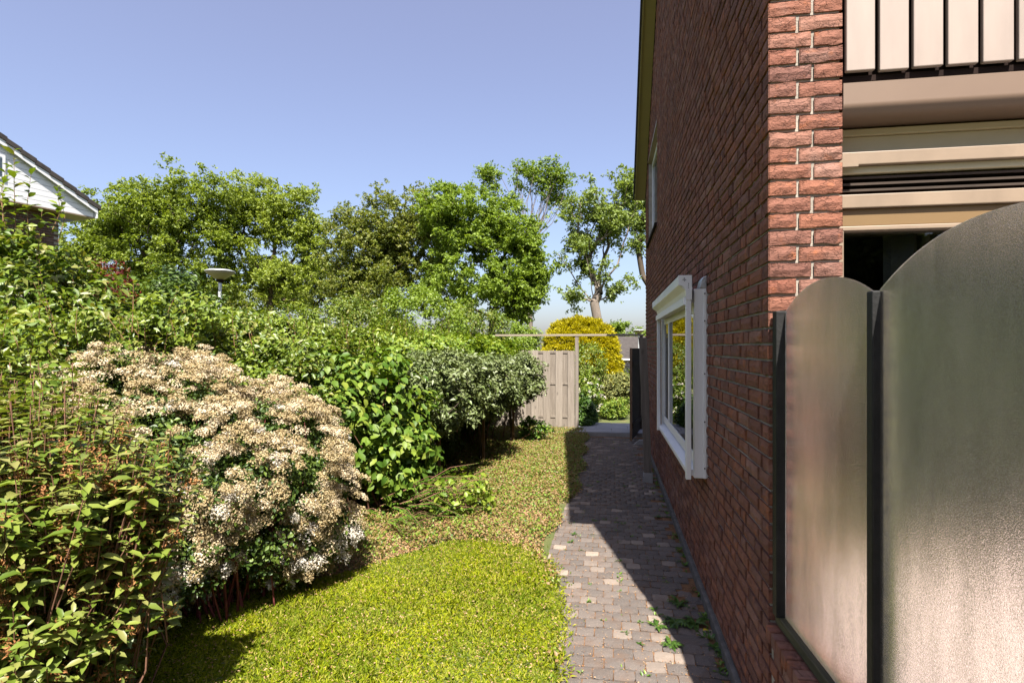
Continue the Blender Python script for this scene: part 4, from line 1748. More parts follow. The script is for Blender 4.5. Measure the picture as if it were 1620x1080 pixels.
shoots('long leafy sprouts sticking up against the sky beside the white gable', 'tall_sprouts', 'sprouts', sps, MAT['hedge'], MAT['redstem'], .085, 79, n_leaf=11, lean=.1)

# red leaved shrub
cR = at(165, 440, 5.3)
shrub('red_leaved_shrub', 'small shrub with dark red leaf tips in the hedge near the left edge', 'shrub', (cR[0], cR[1], 0),
      [((cR[0], cR[1], 2.15), (.35, .3, .22)), ((cR[0] - .3, cR[1] - .05, 2.0), (.3, .25, .14)), ((cR[0] + .25, cR[1] - .25, 1.95), (.16, .15, .16))],
      MAT['red'], 1900, .045, .09, 204, MAT['redtwig'], up=.3, asp=.4, r0=.012, nstem=25, K=[16, 9, 5])
shrub('dark_backing_shrub', 'dark green shrub just behind the red leaf tips', 'shrub', (cR[0] + .1, cR[1] + .5, 0),
      [((cR[0] + .1, cR[1] + .45, 1.8), (.8, .45, .6)), ((cR[0] + .8, cR[1] + .6, 1.45), (.7, .5, .55)), ((cR[0] + .4, cR[1] + .4, .9), (1.2, .6, .8))],
      MAT['blossomleaf'], 26000, .055, .13, 205, MAT['twig'], asp=.5, nstem=40)

# tall bushes behind the hedge, mid distance
for (px, py, zc, rx, rz, lab, sd) in ((560, 520, 10.5, 1.0, .75, 'loose green bush rising behind the middle of the hedge', 211),
                                      (660, 515, 10.8, .95, .85, 'taller yellowish green bush behind the hedge left of the fence', 212),
                                      (745, 530, 11.9, .85, .7, 'soft green bush over the left end of the board fence', 213),
                                      (815, 540, 12.6, .6, .5, 'low light bush under the long thin beam', 214),
                                      (440, 525, 10.0, 1.1, .5, 'shaded green bush below the street lamp', 215)):
    c = at(px, py, zc)
    shrub('leafy_bush', lab, 'bush', (c[0], c[1], 0), [((c[0], c[1], c[2] - .1), (rx, .8, rz)), ((c[0], c[1], .8), (rx * 1.1, .8, .9))],
          MAT['vine'] if sd in (212, 214) else MAT['hedge'], 30000, .055, .14, sd, MAT['twig'], asp=.45, nstem=35, group='bushes behind the hedge')

# bright vine mass on top between hedge and topiary
hv = []
for (x, y, z, a, b, c_) in ((-2.35, 9.2, 1.45, .75, .8, .32), (-2.2, 10.3, 1.5, .7, .6, .3), (-2.6, 8.0, 1.45, .6, .8, .35), (-2.95, 7.2, 1.5, .4, .5, .3)):
    hv.append(((x, y, z), (a, b, c_)))
shrub('climbing_vine', 'bright yellow-green climber spilling over the hedge behind the clipped grey-green crowns', 'climber', (-2.4, 9, 0),
      hv, MAT['vine'], 30000, .06, .11, 206, MAT['twig'], asp=.6, nstem=40, up=.7)

# cream blossom shrub
bl = [((-2.62, 3.50, .72), (.80, .90, .58)), ((-3.15, 3.35, .96), (.85, .8, .58)), ((-2.36, 3.95, .74), (.42, .5, .48)), ((-2.28, 3.4, .48), (.40, .5, .38)), ((-2.75, 2.9, .58), (.65, .5, .48)), ((-2.16, 3.72, .48), (.42, .46, .40)), ((-3.6, 3.6, 1.16), (.7, .7, .42))]
tb, cenb, radb = shrub('blossom_shrub', 'rounded shrub covered in fading cream flower heads', 'shrub', (-2.4, 3.5, 0), [(c_, tuple(np.array(q_) * 1.03)) for c_, q_ in bl], MAT['blossomleaf'], 80000, .029, .10, 207, MAT['redtwig'],
                       asp=.6, r0=.016, nstem=260, shell=.3, inner=.25)


def flower_head(r, rad=.05, n=150):
    d = rand_dirs(r, n)
    d[:, 2] = np.abs(d[:, 2])
    lob = 1 + .22 * np.sin(d[:, 0] * 7 + r.random() * 6) * np.cos(d[:, 1] * 7)
    P = d * np.array((1, 1, .55)) * rad * lob[:, None] * r.uniform(.7, 1.05, n)[:, None]
    return P, d


def outer_points(r, ells, k, zmin=.1):
    """points on the outside of a union of ellipsoids with outward normals"""
    P, Nn = [], []
    areas = np.array([(q[0] * q[1] * q[2]) ** (2 / 3) for c, q in ells])
    while len(P) < k:
        i = r.choice(len(ells), p=areas / areas.sum())
        c, q = np.array(ells[i][0]), np.array(ells[i][1])
        d = rand_dirs(r, 1)[0]
        p = c + d * q * r.uniform(.97, 1.12)
        if p[2] < zmin:
            continue
        inside = False
        for j, (c2, q2) in enumerate(ells):
            if j != i and np.sum(((p - np.array(c2)) / np.array(q2)) ** 2) < .93:
                inside = True
                break
        if inside:
            continue
        P.append(p)
        Nn.append(unit(d / q))
    return np.array(P), np.array(Nn)


def build_blossoms():
    r = rng(301)
    vs = []
    for k in range(8):
        P, d = flower_head(r, .046 + .005 * (k % 3))
        N = unit(d + r.normal(size=d.shape) * .5)
        A = np.cross(N, rand_dirs(r, len(P)))
        m = MAT['blossom'] if k < 4 else (MAT['blossom_pale'] if k < 6 else MAT['blossom_white'])
        vs.append((P, A, N, m))
    meshes = [leaf_mesh('flower_head', P, A, N, r.uniform(.008, .016, len(P)), r.uniform(.007, .012, len(P)), m, r, 'quad', tint=r.random(len(P)) * .8) for P, A, N, m in vs]
    P, N = outer_points(r, bl, 3800, .12)
    nn = vnoise(P, 3.2)
    P = P + N * ((nn - .5) * .30 + r.normal(size=len(P)) * .015)[:, None]
    hollow = vnoise(P + 5.5, 4.5)
    # only flowers towards light and view; thinner low down in gaps
    cd_ = np.array((-.0, 0, EYE)) - P
    face = np.sum(unit(cd_) * N, axis=1)
    keep = (face > -.1) | (N[:, 2] > .45)
    # clumpy distribution
    cl = np.sin(P[:, 0] * 9 + 1) * np.sin(P[:, 1] * 8) * np.sin(P[:, 2] * 11 + 2)
    keep &= (hollow > .30) & (r.random(len(P)) < np.clip(.5 + P[:, 2] * .9, 0, 1))
    P, N = P[keep], N[keep]
    zc = -P[:, 0] * SY + P[:, 1] * CY
    order = np.argsort(zc)
    P, N = P[order], N[order]
    rest = []
    for i in range(len(P)):
        white = r.random() < (.42 if P[i, 2] < .5 else .015 + .05 * (vnoise(P[i:i + 1], 2.2)[0] > .6))
        k = int(r.integers(6, 8)) if white else int(r.integers(0, 6))
        n = Vector(N[i] * .7 + np.array((0, 0, .75)) + r.normal(size=3) * .2).normalized()
        q = n.to_track_quat('Z', 'Y')
        s = r.uniform(.65, 1.25)
        M = Matrix.Translation(P[i]) @ q.to_matrix().to_4x4() @ Matrix.Rotation(r.random() * 6.3, 4, 'Z') @ Matrix.Scale(s, 4)
        if i < 300:
            o = link('flower_head', meshes[k])
            o.matrix_world = M
            o.parent = tb
            o.matrix_parent_inverse = Matrix.Translation(-Vector(tb.location))
        else:
            rest.append((k, M))
    VV = {0: [], 1: [], 2: []}
    for k, M in rest:
        P0, A0, N0, m = vs[k]
        M3 = np.array(M.to_3x3())
        VV[1 if k >= 6 else (2 if k >= 4 else 0)].append((P0 @ M3.T + np.array(M.translation), A0 @ M3.T, N0 @ M3.T))
    for key, nm, mt in ((0, 'flower_mass', 'blossom'), (1, 'white_flower_mass', 'blossom_white'), (2, 'pale_flower_mass', 'blossom_pale')):
        if VV[key]:
            Pq = np.concatenate([v[0] for v in VV[key]])
            Aq = np.concatenate([v[1] for v in VV[key]])
            Nq = np.concatenate([v[2] for v in VV[key]])
            me = leaf_mesh(nm, Pq, Aq, Nq, r.uniform(.008, .016, len(Pq)), r.uniform(.007, .012, len(Pq)), MAT[mt], r, 'quad')
            under(link(nm, me, None, None, 'stuff'), tb)


build_blossoms()

# near left shrub with larger leaves
ns = [((-2.24, 1.92, .74), (.44, .38, .60)), ((-1.90, 2.05, 1.0), (.24, .22, .26)), ((-2.80, 2.3, .92), (.6, .5, .58)), ((-2.36, 1.82, .35), (.42, .36, .35))]


def near_shrub():
    r = rng(401)
    t = thing('broadleaf_shrub', 'dull green broad-leaved shrub with withered brown flowers at the near left corner', 'shrub', (-1.9, 1.95, 0))
    P, N = outer_points(r, ns, 760, .1)
    tips = P + N * r.uniform(-.10, .08, len(P))[:, None]
    E = [(np.array(c), np.array(q)) for c, q in ns]
    inn = ell_points(r, E, [260, 110, 240, 140], .6, .1)
    inn = inn[inn[:, 2] > .08]
    tips = np.concatenate([tips, inn])
    paths, LP, LA, LN, LL, DP = [], [], [], [], [], []
    for i, q in enumerate(tips):
        b = np.array((-2.3 + r.normal() * .14, 2.0 + r.normal() * .14, .0)) * .65 + np.array((q[0], q[1], 0)) * .35
        m1 = b * .45 + q * .55 + np.array((0, 0, .10)) + r.normal(size=3) * .04
        if i % 12 == 0:
            paths.append((np.array([b, (b + m1) / 2 + r.normal(size=3) * .05, m1, q]), np.array([.005, .004, .003, .0018])))
        else:
            paths.append((np.array([m1, (m1 + q) / 2, q]), np.array([.003, .0025, .0018])))
        ax = unit(q - m1)
        up_ = unit(ax * .5 + np.array((0, 0, .9)))
        L = .076 * r.uniform(.7, 1.25)
        rot = r.random() * 6.28
        for w in range(5):
            p = q - ax * .042 * w
            for s in (0, 1):
                a = rot + w * 1.57 + s * 3.14 + r.normal() * .2
                u = unit(np.cross(up_, np.array((math.cos(a), math.sin(a), .1))))
                d = unit(u * 1.0 + up_ * (.42 if w == 0 else .12) + r.normal(size=3) * .12)
                nn = unit(up_ - d * np.dot(up_, d) + r.normal(size=3) * .18)
                LP.append(p); LA.append(d); LN.append(nn)
                LL.append(L * (.55 if w == 0 else (.85 if w == 1 else 1.0)) * r.uniform(.8, 1.12))
        if r.random() < .75 and q[2] < 1.35:
            DP.append(q - ax * r.uniform(.06, .16) + r.normal(size=3) * .02)
    LP, LA, LN, LL = map(np.array, (LP, LA, LN, LL))
    okz = (-LP[:, 0] * SY + LP[:, 1] * CY) > 1.85
    LP, LA, LN, LL = LP[okz], LA[okz], LN[okz], LL[okz]
    # screen visibility order: choose the nearest, in-frame ones as single leaves
    zc = -LP[:, 0] * SY + LP[:, 1] * CY
    px = (LP[:, 0] * CY + LP[:, 1] * SY) / zc * F + 810
    outm = np.zeros(len(LP))
    score = LL / zc
    dist_c = np.min([np.sqrt(np.sum(((LP - np.array(c)) / np.array(q)) ** 2, axis=1)) for c, q in ns], axis=0)
    score = score * (dist_c > .85) * (px > -20) * (LP[:, 2] > .1)
    order = np.argsort(-score)
    vm = []
    for k in range(6):
        me = leaf_mesh('leaf', np.zeros((1, 3)), np.array([[1., 0, 0]]), np.array([[0, 0, 1.]]), np.array([1.0]), np.array([.34 + .025 * k]), MAT['nearshrub'], r, 'full', tint=np.zeros(1), fold=.12 + .03 * k, droop=.06 + .04 * k)
        vm.append(me)
    for i in order[:300]:
        A = Vector(LA[i]).normalized()
        N = Vector(LN[i])
        B = N.cross(A).normalized()
        N = A.cross(B)
        M = Matrix((A, B, N)).transposed().to_4x4()
        M = Matrix.Translation(LP[i]) @ M @ Matrix.Scale(LL[i], 4)
        o = link('leaf', vm[int(r.integers(0, 6))])
        o.parent = t
        o.matrix_parent_inverse = Matrix.Translation(-Vector(t.location))
        o.matrix_basis = M
    rest = order[300:]
    me = leaf_mesh('foliage', LP[rest], LA[rest], LN[rest], LL[rest], LL[rest] * .40, MAT['nearshrub'], r, 'full', droop=.15)
    under(link('foliage', me, None, None, 'stuff'), t)
    under(tubes('stems', paths, MAT['twig'], None, 5), t)
    # withered flower clusters
    DP = np.array(DP)
    P2, d2, _ = leaf_cloud(r, DP, np.full(len(DP), .036), np.full(len(DP), 46), .6, 1.1)
    o = make_leaves('withered_flowers', P2, d2, r, .017, MAT['dead'], None, asp=.35, up=.0, outw=.8)
    under(o, t)


near_shrub()

# bright green broad shrub
bs = [((-2.30, 5.6, .88), (.52, .6, .70)), ((-2.75, 5.2, .95), (.6, .6, .62)), ((-2.05, 5.5, .50), (.34, .42, .40))]


def bright_shrub():
    r = rng(501)
    t, cen, rad = shrub('bright_green_shrub', 'bright green broad-leaved shrub between the cream blossom and the grey-green crowns', 'shrub', (-2.1, 5.5, 0), bs, MAT['bright'],
                        7500, .085, .16, 502, MAT['twig'], asp=.62, up=.35, outw=.9, kind='full', nstem=50, droop=.3, rnd=.6, szvar=.3)
    P, N = outer_points(r, bs, 900, .15)
    cd_ = unit(np.array((0, 0, EYE)) - P)
    f = np.sum(cd_ * N, axis=1)
    P, N = P[f > .1], N[f > .1]
    vm = [leaf_mesh('leaf', np.zeros((1, 3)), np.array([[1., 0, 0]]), np.array([[0, 0, 1.]]), np.array([1.0]), np.array([.58 + .05 * k]), MAT['bright'], r, 'full', tint=np.zeros(1), fold=.1, droop=.15 + .06 * k) for k in range(4)]
    for i in range(min(300, len(P))):
        out = N[i]
        A = Vector(unit(np.array((out[0], out[1], -.45)) + r.normal(size=3) * .4))
        Nn = Vector(out * .8 + np.array((0, 0, .8)) + r.normal(size=3) * .2)
        B = Nn.cross(A).normalized()
        Nn = A.cross(B)
        M = Matrix.Translation(P[i]) @ Matrix((A, B, Nn)).transposed().to_4x4() @ Matrix.Scale(.09 * r.uniform(.7, 1.2), 4)
        o = link('leaf', vm[int(r.integers(0, 4))])
        o.parent = t
        o.matrix_parent_inverse = Matrix.Translation(-Vector(t.location))
        o.matrix_basis = M


bright_shrub()

shrub('filler_bush', 'medium green bush closing the gap behind the cream blossom and the bright green shrub', 'bush', (-3.0, 4.7, 0),
      [((-3.0, 4.75, .95), (.62, .6, .75)), ((-3.1, 6.4, 1.0), (.5, .8, .75)), ((-2.75, 4.4, .5), (.45, .45, .45))], MAT['hedge'], 42000, .05, .13, 503, MAT['twig'], asp=.55, nstem=40)
# grey-green clipped crowns on stems
TOP = [(-2.06, 6.74, 1.10, .66, .85, .50, 'nearest, widest clipped grey-green crown on a thin stem beside the bright green shrub', 601),
       (-1.78, 7.95, 1.10, .60, .80, .46, 'middle clipped grey-green crown on a stem tied to a reddish stake', 602),
       (-1.62, 9.55, 1.10, .58, .80, .44, 'clipped grey-green crown farthest back, right against the board fence', 603)]
for (x, y, z, rx, ry, rz, lab, sd) in TOP:
    t, cen, rad = shrub('clipped_standard', lab, 'shrub', (x, y, 0), [((x, y, z), (rx, ry, rz)), ((x - .35, y, z - .1), (rx * .9, ry, rz * .9))], MAT['grey'], 17000, .062, .11, sd, None, asp=.5, up=.7, outw=.6, shell=.3, inner=.2, szvar=.3, group='clipped grey-green standards', bottom=.55)
    r = rng(sd + 50)
    P, paths = [], []
    b = np.array((x, y, 0))
    fork = np.array((x + r.normal() * .02, y, .80))
    tr, br = skeleton(r, b, fork, cen[:60], .024, .05, 5)
    under(tubes('trunk', [tr], MAT['bark'], None, 8), t)
    under(tubes('branches', br, MAT['bark'], None, 5), t)
    o = MB().box(-.017, .017, -.017, .017, 0, .95).build('stake', MAT['stake'], None, bevel=.003)
    o.location = (x + .05, y - .03, 0)
    under(o, t)

# dark hanging understory behind the stems
shrub('shaded_undergrowth', 'dark leafy shrub in the shade under the clipped crowns', 'shrub', (-2.7, 7.6, 0),
      [((-2.65, 6.6, .5), (.5, .7, .5)), ((-2.55, 7.9, .5), (.5, .8, .5)), ((-2.5, 9.2, .5), (.5, .8, .5)), ((-2.45, 10.4, .6), (.5, .6, .6))],
      MAT['blossomleaf'], 22000, .06, .16, 604, MAT['twig'], nstem=60, asp=.45)
shrub('small_leafy_plant', 'small bright plant at the foot of the farthest clipped crown', 'plant', (-1.35, 9.9, 0), [((-1.3, 9.85, .2), (.28, .25, .22))], MAT['cotone'], 900, .06, .09, 605, MAT['twig'], nstem=12)


# herringbone branched shrub on the ground
def cotoneaster():
    r = rng(701)
    t = thing('herringbone_shrub', 'low spreading shrub with herringbone branches at the edge of the ground cover', 'shrub', (-1.75, 5.05, 0))
    paths, P, A, N, L = [], [], [], [], []
    for k in range(46):
        b = np.array((-1.85 + r.normal() * .16, 5.15 + r.normal() * .25, .02 + r.random() * .30))
        a = r.uniform(-1.25, .65)
        ln = r.uniform(.35, .62)
        d = np.array((math.cos(a), math.sin(a), r.uniform(-.05, .35)))
        tip = b + d * ln
        tip[2] = max(.03, tip[2])
        mid = (b + tip) / 2 + np.array((0, 0, .06))
        paths.append((np.array([b, mid, tip]), np.array([.005, .003, .0015])))
        m = int(ln / .018)
        side = unit(np.cross(d, np.array((0, 0, 1.))))
        for i in range(m):
            s = (i + 1) / m
            p = b * (1 - s) ** 2 + 2 * mid * s * (1 - s) + tip * s * s
            for sg in (-1, 1):
                P.append(p); A.append(unit(side * sg + d * .55 + r.normal(size=3) * .1)); N.append(np.array((0, 0, 1.)) + r.normal(size=3) * .2)
                L.append(.034 * (1.15 - .6 * s) * r.uniform(.8, 1.1))
    P, A, N, L = map(np.array, (P, A, N, L))
    under(link('leaves', leaf_mesh('leaves', P, A, N, L, L * .5, MAT['cotone'], r, 'quad')), t)
    under(tubes('branches', paths, MAT['twig'], None, 4), t)


cotoneaster()
shrub('low_yellowgreen_plant', 'low yellow-green leafy seedling growing through the herringbone branches', 'plant', (-1.5, 5.4, 0), [((-1.45, 5.35, .22), (.34, .3, .20))], MAT['vine'], 420, .07, .09, 702, MAT['twig'], nstem=14, kind='full', asp=.6)

# ------------------------------------------------------------------ beyond the gate
c = at(922, 549, 17)
rz = 2.45


def yellow_conifer():
    r = rng(801)
    c = at(925, 549, 17)
    gz = float(ground_z(c[0], c[1]))
    t = thing('yellow_conifer', 'broad rounded golden yellow conifer behind the gate opening', 'conifer', (c[0], c[1], gz))
    ell = [((c[0] - .1, c[1], 1.05), (1.0, 1.0, 1.30)), ((c[0] - .55, c[1] + .1, 1.35), (.62, .8, .95)), ((c[0] + .26, c[1], 1.3), (.66, .8, 1.0)), ((c[0] + .34, c[1], .75), (.66, .8, 1.0))]
    P, N = outer_points(r, ell, 2000, .15)
    cl, rad = P, r.uniform(.05, .11, len(P))
    Q, d, idx = leaf_cloud(r, P, rad, np.full(len(P), 30), .5, .6)
    out = unit(N[idx] * 1.2 + d * .7)
    A = unit(out + np.array((0, 0, .2)) + r.normal(size=Q.shape) * .4)
    NN = unit(np.array((0, 0, 1.)) + r.normal(size=Q.shape) * .4)
    me = leaf_mesh('crown', Q, A, NN, r.uniform(.05, .11, len(Q)), r.uniform(.02, .04, len(Q)), MAT['yellow'], r, 'quad', tint=np.clip(r.random(len(P))[idx] * .5 + r.random(len(Q)) * .5, 0, .99))
    under(link('crown', me), t)
    Pi, Ni = outer_points(r, [(e[0], tuple(np.array(e[1]) * .72)) for e in ell], 300, .1)
    Qi, di, ii = leaf_cloud(r, Pi, np.full(len(Pi), .2), np.full(len(Pi), 25), .5, .8)
    under(make_leaves('inner_sprays', Qi, di, r, .1, MAT['yellow'], None, asp=.4), t)
    under(tubes('trunk', [(np.array([(c[0], c[1], gz), (c[0], c[1], 1.0), (c[0] + .05, c[1], 1.9)]), np.array([.09, .07, .03]))], MAT['bark'], None, 8), t)


yellow_conifer()
for (px, py, zc, rx, ry, rz, mt, lf, nl, lab, nm, cat, sd) in (
        (975, 612, 14.6, .50, .5, .36, 'boxy', .06, 7000, 'yellow-olive juniper bush beside the open gate beyond the paving', 'juniper_bush', 'bush', 811),
        (930, 575, 13.6, .42, .5, .55, 'hedge', .05, 7000, 'mid green bush directly under the yellow conifer beyond the paving', 'leafy_bush', 'bush', 812),
        (925, 622, 12.9, .34, .4, .42, 'bright', .06, 4500, 'fresh green bush with small white flowers just through the gate', 'leafy_bush', 'bush', 813),
        (970, 642, 13.5, .42, .4, .17, 'bright', .06, 3500, 'low bright green patch of plants at the far edge of the paving', 'low_plant', 'plant', 814),
        (925, 658, 11.75, .22, .3, .42, 'weed', .07, 3500, 'dark shaded green shrub at the foot of the gate post', 'shaded_shrub', 'shrub', 815)):
    c = at(px, py, zc)
    t, cen, rad = shrub(nm, lab, cat, (c[0], c[1], 0), [((c[0], c[1], max(c[2], rz * .6)), (rx, ry, rz)), ((c[0], c[1], max(.1, c[2] - rz * .9)), (rx * .9, ry, rz))],
                        MAT[mt], nl, lf, .1, sd, MAT['twig'], nstem=15, asp=.5, group='plants beyond the gate')
    if sd == 813:
        r = rng(5)
        q = cen[:40] + np.array((.12, -.2, 0))
        P2, d2, _ = leaf_cloud(r, q, np.full(len(q), .04), np.full(len(q), 12), .5, 1)
        under(make_leaves('white_flowers', P2, d2, r, .03, MAT['blossom_white'], None, asp=.8, objkind='stuff'), t)
# white flowering bush and back hedge far behind
c = at(992, 584, 26)
shrub('white_blossom_bush', 'small pure white flowering bush far behind the juniper', 'bush', (c[0], c[1], -.7), [((c[0], c[1], c[2]), (.32, .3, .22))], MAT['blossom_white'], 1600, .09, .1, 821, MAT['twig'], nstem=10)
hb = [((x, 24 + .5 * math.sin(x), .0), (1.1, .8, .75)) for x in np.linspace(-6, 5.5, 9)]
shrub('far_hedge', 'low green hedge crossing far behind the yellow conifer', 'hedge', (0, 24, -.6), hb, MAT['hedge'], 22000, .09, .2, 822, MAT['twig'], nstem=30)


def far_woods():
    r = rng(850)
    n = 1100
    ang = r.uniform(-2.2, 2.2, n)
    rad = r.uniform(62, 74, n)
    cen = np.stack([np.sin(ang) * rad, np.cos(ang) * rad, -1.28 + r.uniform(.3, 2.6, n)], 1)
    P, d, idx = leaf_cloud(r, cen, r.uniform(.9, 1.7, n), np.full(n, 34), .5, .8)
    o = make_leaves('far_woods', P, d, r, .5, MAT['tree_c'], None, asp=.6, objkind='stuff')


far_woods()

# ------------------------------------------------------------------ LAWN AND GROUND COVER
def grass():
    r = rng(901)
    n = 210000
    x = r.uniform(-3.4, -.1, n)
    y = r.uniform(2.0, 4.75, n)
    # denser close to the camera edge of the picture
    e = r.normal(size=n) * .04
    ok = in_lawn(x + e, y + e) & (-x * SY + y * CY > 2.45)
    x, y = x[ok], y[ok]
    n = len(x)
    z = soil_z(x, y) - .004
    P = np.stack([x, y, z], 1)
    patch = .5 + .5 * np.sin(x * 3.1 + 1.3 * np.sin(y * 2.3)) * np.cos(y * 2.7 + x)
    h = r.uniform(.012, .030, n) * (.8 + .45 * patch)
    lean = r.normal(size=(n, 2)) * 1.3
    A = unit(np.stack([lean[:, 0], lean[:, 1] - .12, np.ones(n)], 1))
    N = unit(np.stack([r.normal(size=n) * .7 + .1, r.normal(size=n) * .7 - .6, r.uniform(.3, 1.3, n)], 1))
    pn = vnoise(P, 4.0)
    tint = np.clip(r.random(n) * .62 + .38 * pn + (r.random(n) < .07) * .3 - .05, 0, .999)
    me = leaf_mesh('lawn_grass', P, A, N, h * 1.3, r.uniform(.0045, .009, n), MAT['lawn'], r, 'quad', tint=tint, droop=.35, fold=.1)
    link('lawn_grass', me, None, None, 'stuff')
    # clippings and tiny dead leaves
    m = 4500
    x = r.uniform(-3, -.25, m)
    y = r.uniform(2.3, 4.7, m)
    ok = in_lawn(x, y)
    x, y = x[ok], y[ok]
    P = np.stack([x, y, soil_z(x, y) + r.uniform(.015, .034, len(x))], 1)
    A = unit(r.normal(size=(len(x), 3)) * np.array((1, 1, .25)))
    N = unit(np.array((0, 0, 1.)) + r.normal(size=(len(x), 3)) * .4)
    me = leaf_mesh('lawn_litter', P, A, N, r.uniform(.008, .02, len(x)), r.uniform(.004, .008, len(x)), MAT['litter'], r, 'quad')
    link('lawn_litter', me, None, None, 'stuff')


grass()


def cover():
    r = rng(902)
    n = 260000
    x = r.uniform(-3.2, -.25, n)
    y = r.uniform(2.8, 11.25, n)
    e = r.normal(size=n) * .035
    ed = path_edge(y) + np.where(y > 6.0, .07, 0) + .05 * np.sin(y * 5)
    ok = (~in_lawn(x - e, y - e)) & (x + np.abs(e) * 1.2 < ed) & (x > -2.9)
    x, y = x[ok], y[ok]
    patch = .5 + .5 * np.sin(x * 4.3 + 2 * np.sin(y * 1.9)) * np.cos(y * 3.1 + 1.7 * x)
    patch2 = np.clip(.62 * patch + .38 * (.5 + .5 * np.sin(y * 8 + x * 11)), 0, 1)
    nearlawn = np.exp(-((y - np.interp(x, LAWN_X, LAWN_Y)) / .9) ** 2)
    pg = np.clip(.12 + 1.35 * patch2 - .55 * nearlawn + np.where(y > 9.0, .45, 0), .08, 1)
    pg = np.clip(pg + .16, 0, 1)
    green = r.random(len(x)) < pg
    for sel, nm, mt, sz, zz, asp in ((green, 'ground_cover', 'cover', .025, .05, .70), (~green, 'leaf_litter', 'litter', .019, .012, .55)):
        X, Y = x[sel], y[sel]
        k = len(X)
        P = np.stack([X, Y, soil_z(X, Y) + r.random(k) ** 1.3 * zz * (1 + 0.6 * patch[sel])], 1)
        N = unit(np.array((0, -.2, 1.0)) + r.normal(size=(k, 3)) * .65)
        A = np.cross(N, rand_dirs(r, k))
        L = sz * r.uniform(.6, 1.3, k)
        t = r.random(k) * (.62 if nm == 'ground_cover' else .99)
        me = leaf_mesh(nm, P, A, N, L, L * asp, MAT[mt], r, 'quad', tint=t)
        link(nm, me, None, None, 'stuff')
    # loose spill of leaves and moss on the path joints
    m = 22000
    X = r.uniform(-.5, .56, m)
    Y = 1.9 + 8.5 * r.random(m) ** 1.4
    dx = np.abs(((X - .545) / .1045) % 1 - .5)
    dy = np.abs(((Y - 1.55) / .1055 + .5) % 1 - .5)
    near_j = (dy > .40) | (dx < .08) | (r.random(m) < .08)
    X, Y = X[near_j], Y[near_j]
    k = len(X)
    P = np.stack([X, Y, r.uniform(-.006, .004, k)], 1)
    N = unit(np.array((0, 0, 1.)) + r.normal(size=(k, 3)) * .35)
    A = np.cross(N, rand_dirs(r, k))
    me = leaf_mesh('path_crumbs', P, A, N, r.uniform(.004, .013, k), r.uniform(.003, .008, k), MAT['litter'], r, 'quad')
    link('path_crumbs', me, None, None, 'stuff')


cover()


def joint_tufts():
    r = rng(930)
    P, A, N, L = [], [], [], []
    for i in range(210):
        y = 2.2 + 8.2 * r.random() ** 1.5
        if r.random() < .4:
            x = .575 - abs(r.normal()) * .02
        else:
            x = .545 - .1045 * int(r.integers(0, 10)) + .052
        x = max(x, path_edge(y) - .02)
        k = int(r.integers(4, 10))
        sz = r.uniform(.012, .034) * (1.4 if x > .5 else 1)
        for j in range(k):
            a = r.random() * 6.28
            P.append((x + r.normal() * .008, y + r.normal() * .008, -.006)); A.append((math.cos(a), math.sin(a), r.uniform(.3, 1.3))); N.append((-math.cos(a), -math.sin(a), 1.0)); L.append(sz * r.uniform(.6, 1.3))
    P, A, N, L = map(np.array, (P, A, N, L))
    link('joint_grass', leaf_mesh('joint_grass', P, A, N, L, L * .35, MAT['cotone'], r, 'quad'), None, None, 'stuff')


joint_tufts()


def weed(px, py, size, n, label, seed, nm='path_weed', mat='weed', jag=True):
    r = rng(seed)
    zc = EYE * F / (py - 549)
    c = cw((px - 810) / F * zc, zc, 0)
    t = thing(nm, label, 'weed', (c[0], c[1], 0), 'weeds in the path joints')
    P, A, N, L = [], [], [], []
    for i in range(n):
        a = i * 2.399 + r.normal() * .3
        d = np.array((math.cos(a), math.sin(a), r.uniform(.15, .7)))
        ln = size * r.uniform(.6, 1.15)
        d = unit(d)
        P.append((c[0] + r.normal() * .008, c[1] + r.normal() * .008, .0)); A.append(d); N.append(np.array((-d[0], -d[1], 1.2))); L.append(ln)
        if jag:
            side = unit(np.cross(d, np.array((0, 0, 1.))))
            for s in (.3, .5, .7):
                for sg in (-1, 1):
                    P.append(np.array((c[0], c[1], 0)) + d * ln * s); A.append(unit(side * sg + d * .5 - np.array((0, 0, .2)))); N.append(np.array((0, 0, 1.))); L.append(ln * .3)
    P, A, N, L = map(np.array, (P, A, N, L))
    me = leaf_mesh('leaves', P, A, N, L, L * .32, MAT[mat], r, 'full', droop=.35, tint=r.random(len(P)) * .9)
    under(link('leaves', me), t)


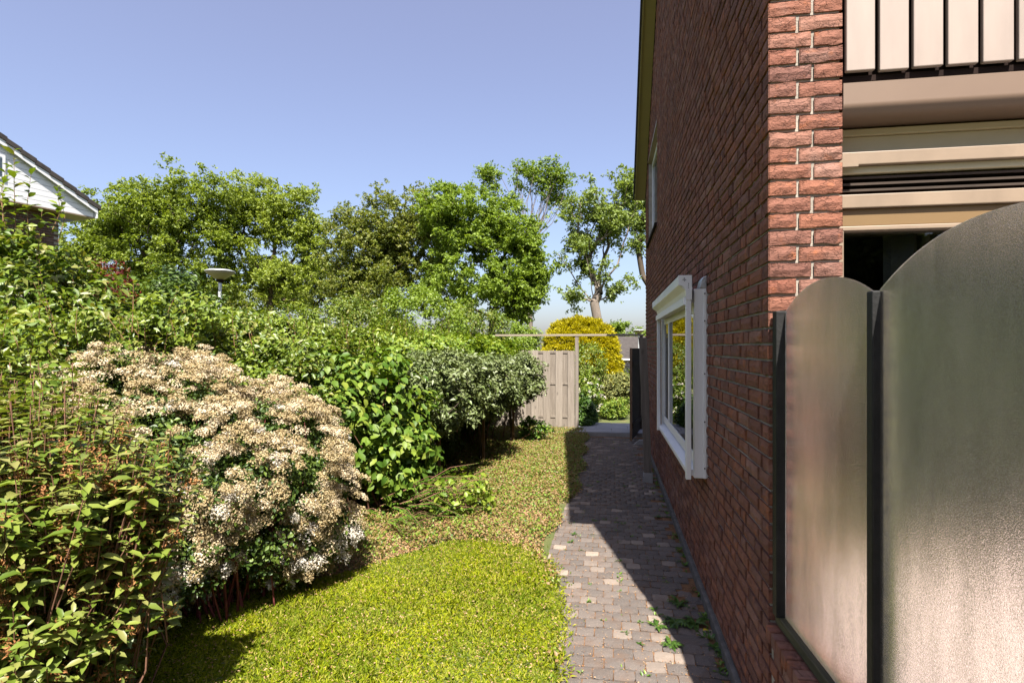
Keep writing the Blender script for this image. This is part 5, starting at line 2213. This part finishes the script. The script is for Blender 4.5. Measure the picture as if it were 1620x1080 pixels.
WEEDS = [(1073, 955, .10, 12, 'dark clump of jagged leaves in the shade near the wall, farthest of the large weeds'),
         (1068, 985, .13, 9, 'largest long-leaved dandelion in the shaded middle of the path'),
         (1040, 990, .09, 7, 'long-leaved weed crossing the shadow edge, half in sun'),
         (1100, 985, .10, 10, 'spreading shaded weed between the large dandelion and the wall'),
         (1060, 1020, .08, 9, 'weed half lit at the shadow edge nearest the camera'),
         (1135, 1025, .08, 12, 'bushy tuft against the wall foot nearest the camera'),
         (1034, 963, .045, 9, 'tiny bright tuft exactly on the shadow edge'),
         (1013, 1018, .035, 8, 'tiny seedling in sunlit joint nearest the camera'),
         (908, 845, .05, 9, 'small tuft in sunlight where the path shadow steps, farther one'),
         (903, 857, .05, 8, 'small flat tuft in sunlight beside the lawn edge, nearer one'),
         (985, 828, .045, 9, 'small dark tuft in the shaded middle of the path'),
         (1042, 818, .055, 10, 'dark tuft by the wall foot below the white window'),
         (934, 768, .05, 8, 'faint tuft in the far shaded part of the path'),
         (1072, 888, .045, 8, 'small shaded weed beside the missing stone by the wall'),
         (1110, 845, .03, 6, 'little tuft growing at the wall foot above the plinth'),
         (918, 870, .03, 6, 'tiny sunlit sprig a little right of the lawn edge'),
         (990, 1000, .03, 6, 'tiny sprig among the pale sunlit blocks')]
for i, w in enumerate(WEEDS):
    if w[0] == 1110:
        continue
    weed(w[0], w[1], w[2] * .85, w[3], w[4], 950 + i, jag=w[2] > .06)
# clover leaf in the lawn + fallen yellow leaf
weed(790, 948, .05, 7, 'single broad-leaved weed standing out in the middle of the lawn', 980, 'lawn_weed', 'bright', False)
weed(322, 1068, .07, 7, 'yellow-green weed in the lawn under the broad-leaved shrub', 981, 'lawn_weed', 'vine', False)
r = rng(99)
zc = EYE * F / (1000 - 549)
c = cw((1112 - 810) / F * zc, zc, 0.012)
me = leaf_mesh('fallen_leaf', np.array([[0, 0, 0.]]), np.array([[1., .4, .1]]), np.array([[0, 0, 1.]]), np.array([.035]), np.array([.026]), MAT['yellowleaf'], r, 'full')
o = link('fallen_leaf', me, None, tuple(c))
o['label'] = 'single fallen yellow leaf on the shaded path'
o['category'] = 'leaf'
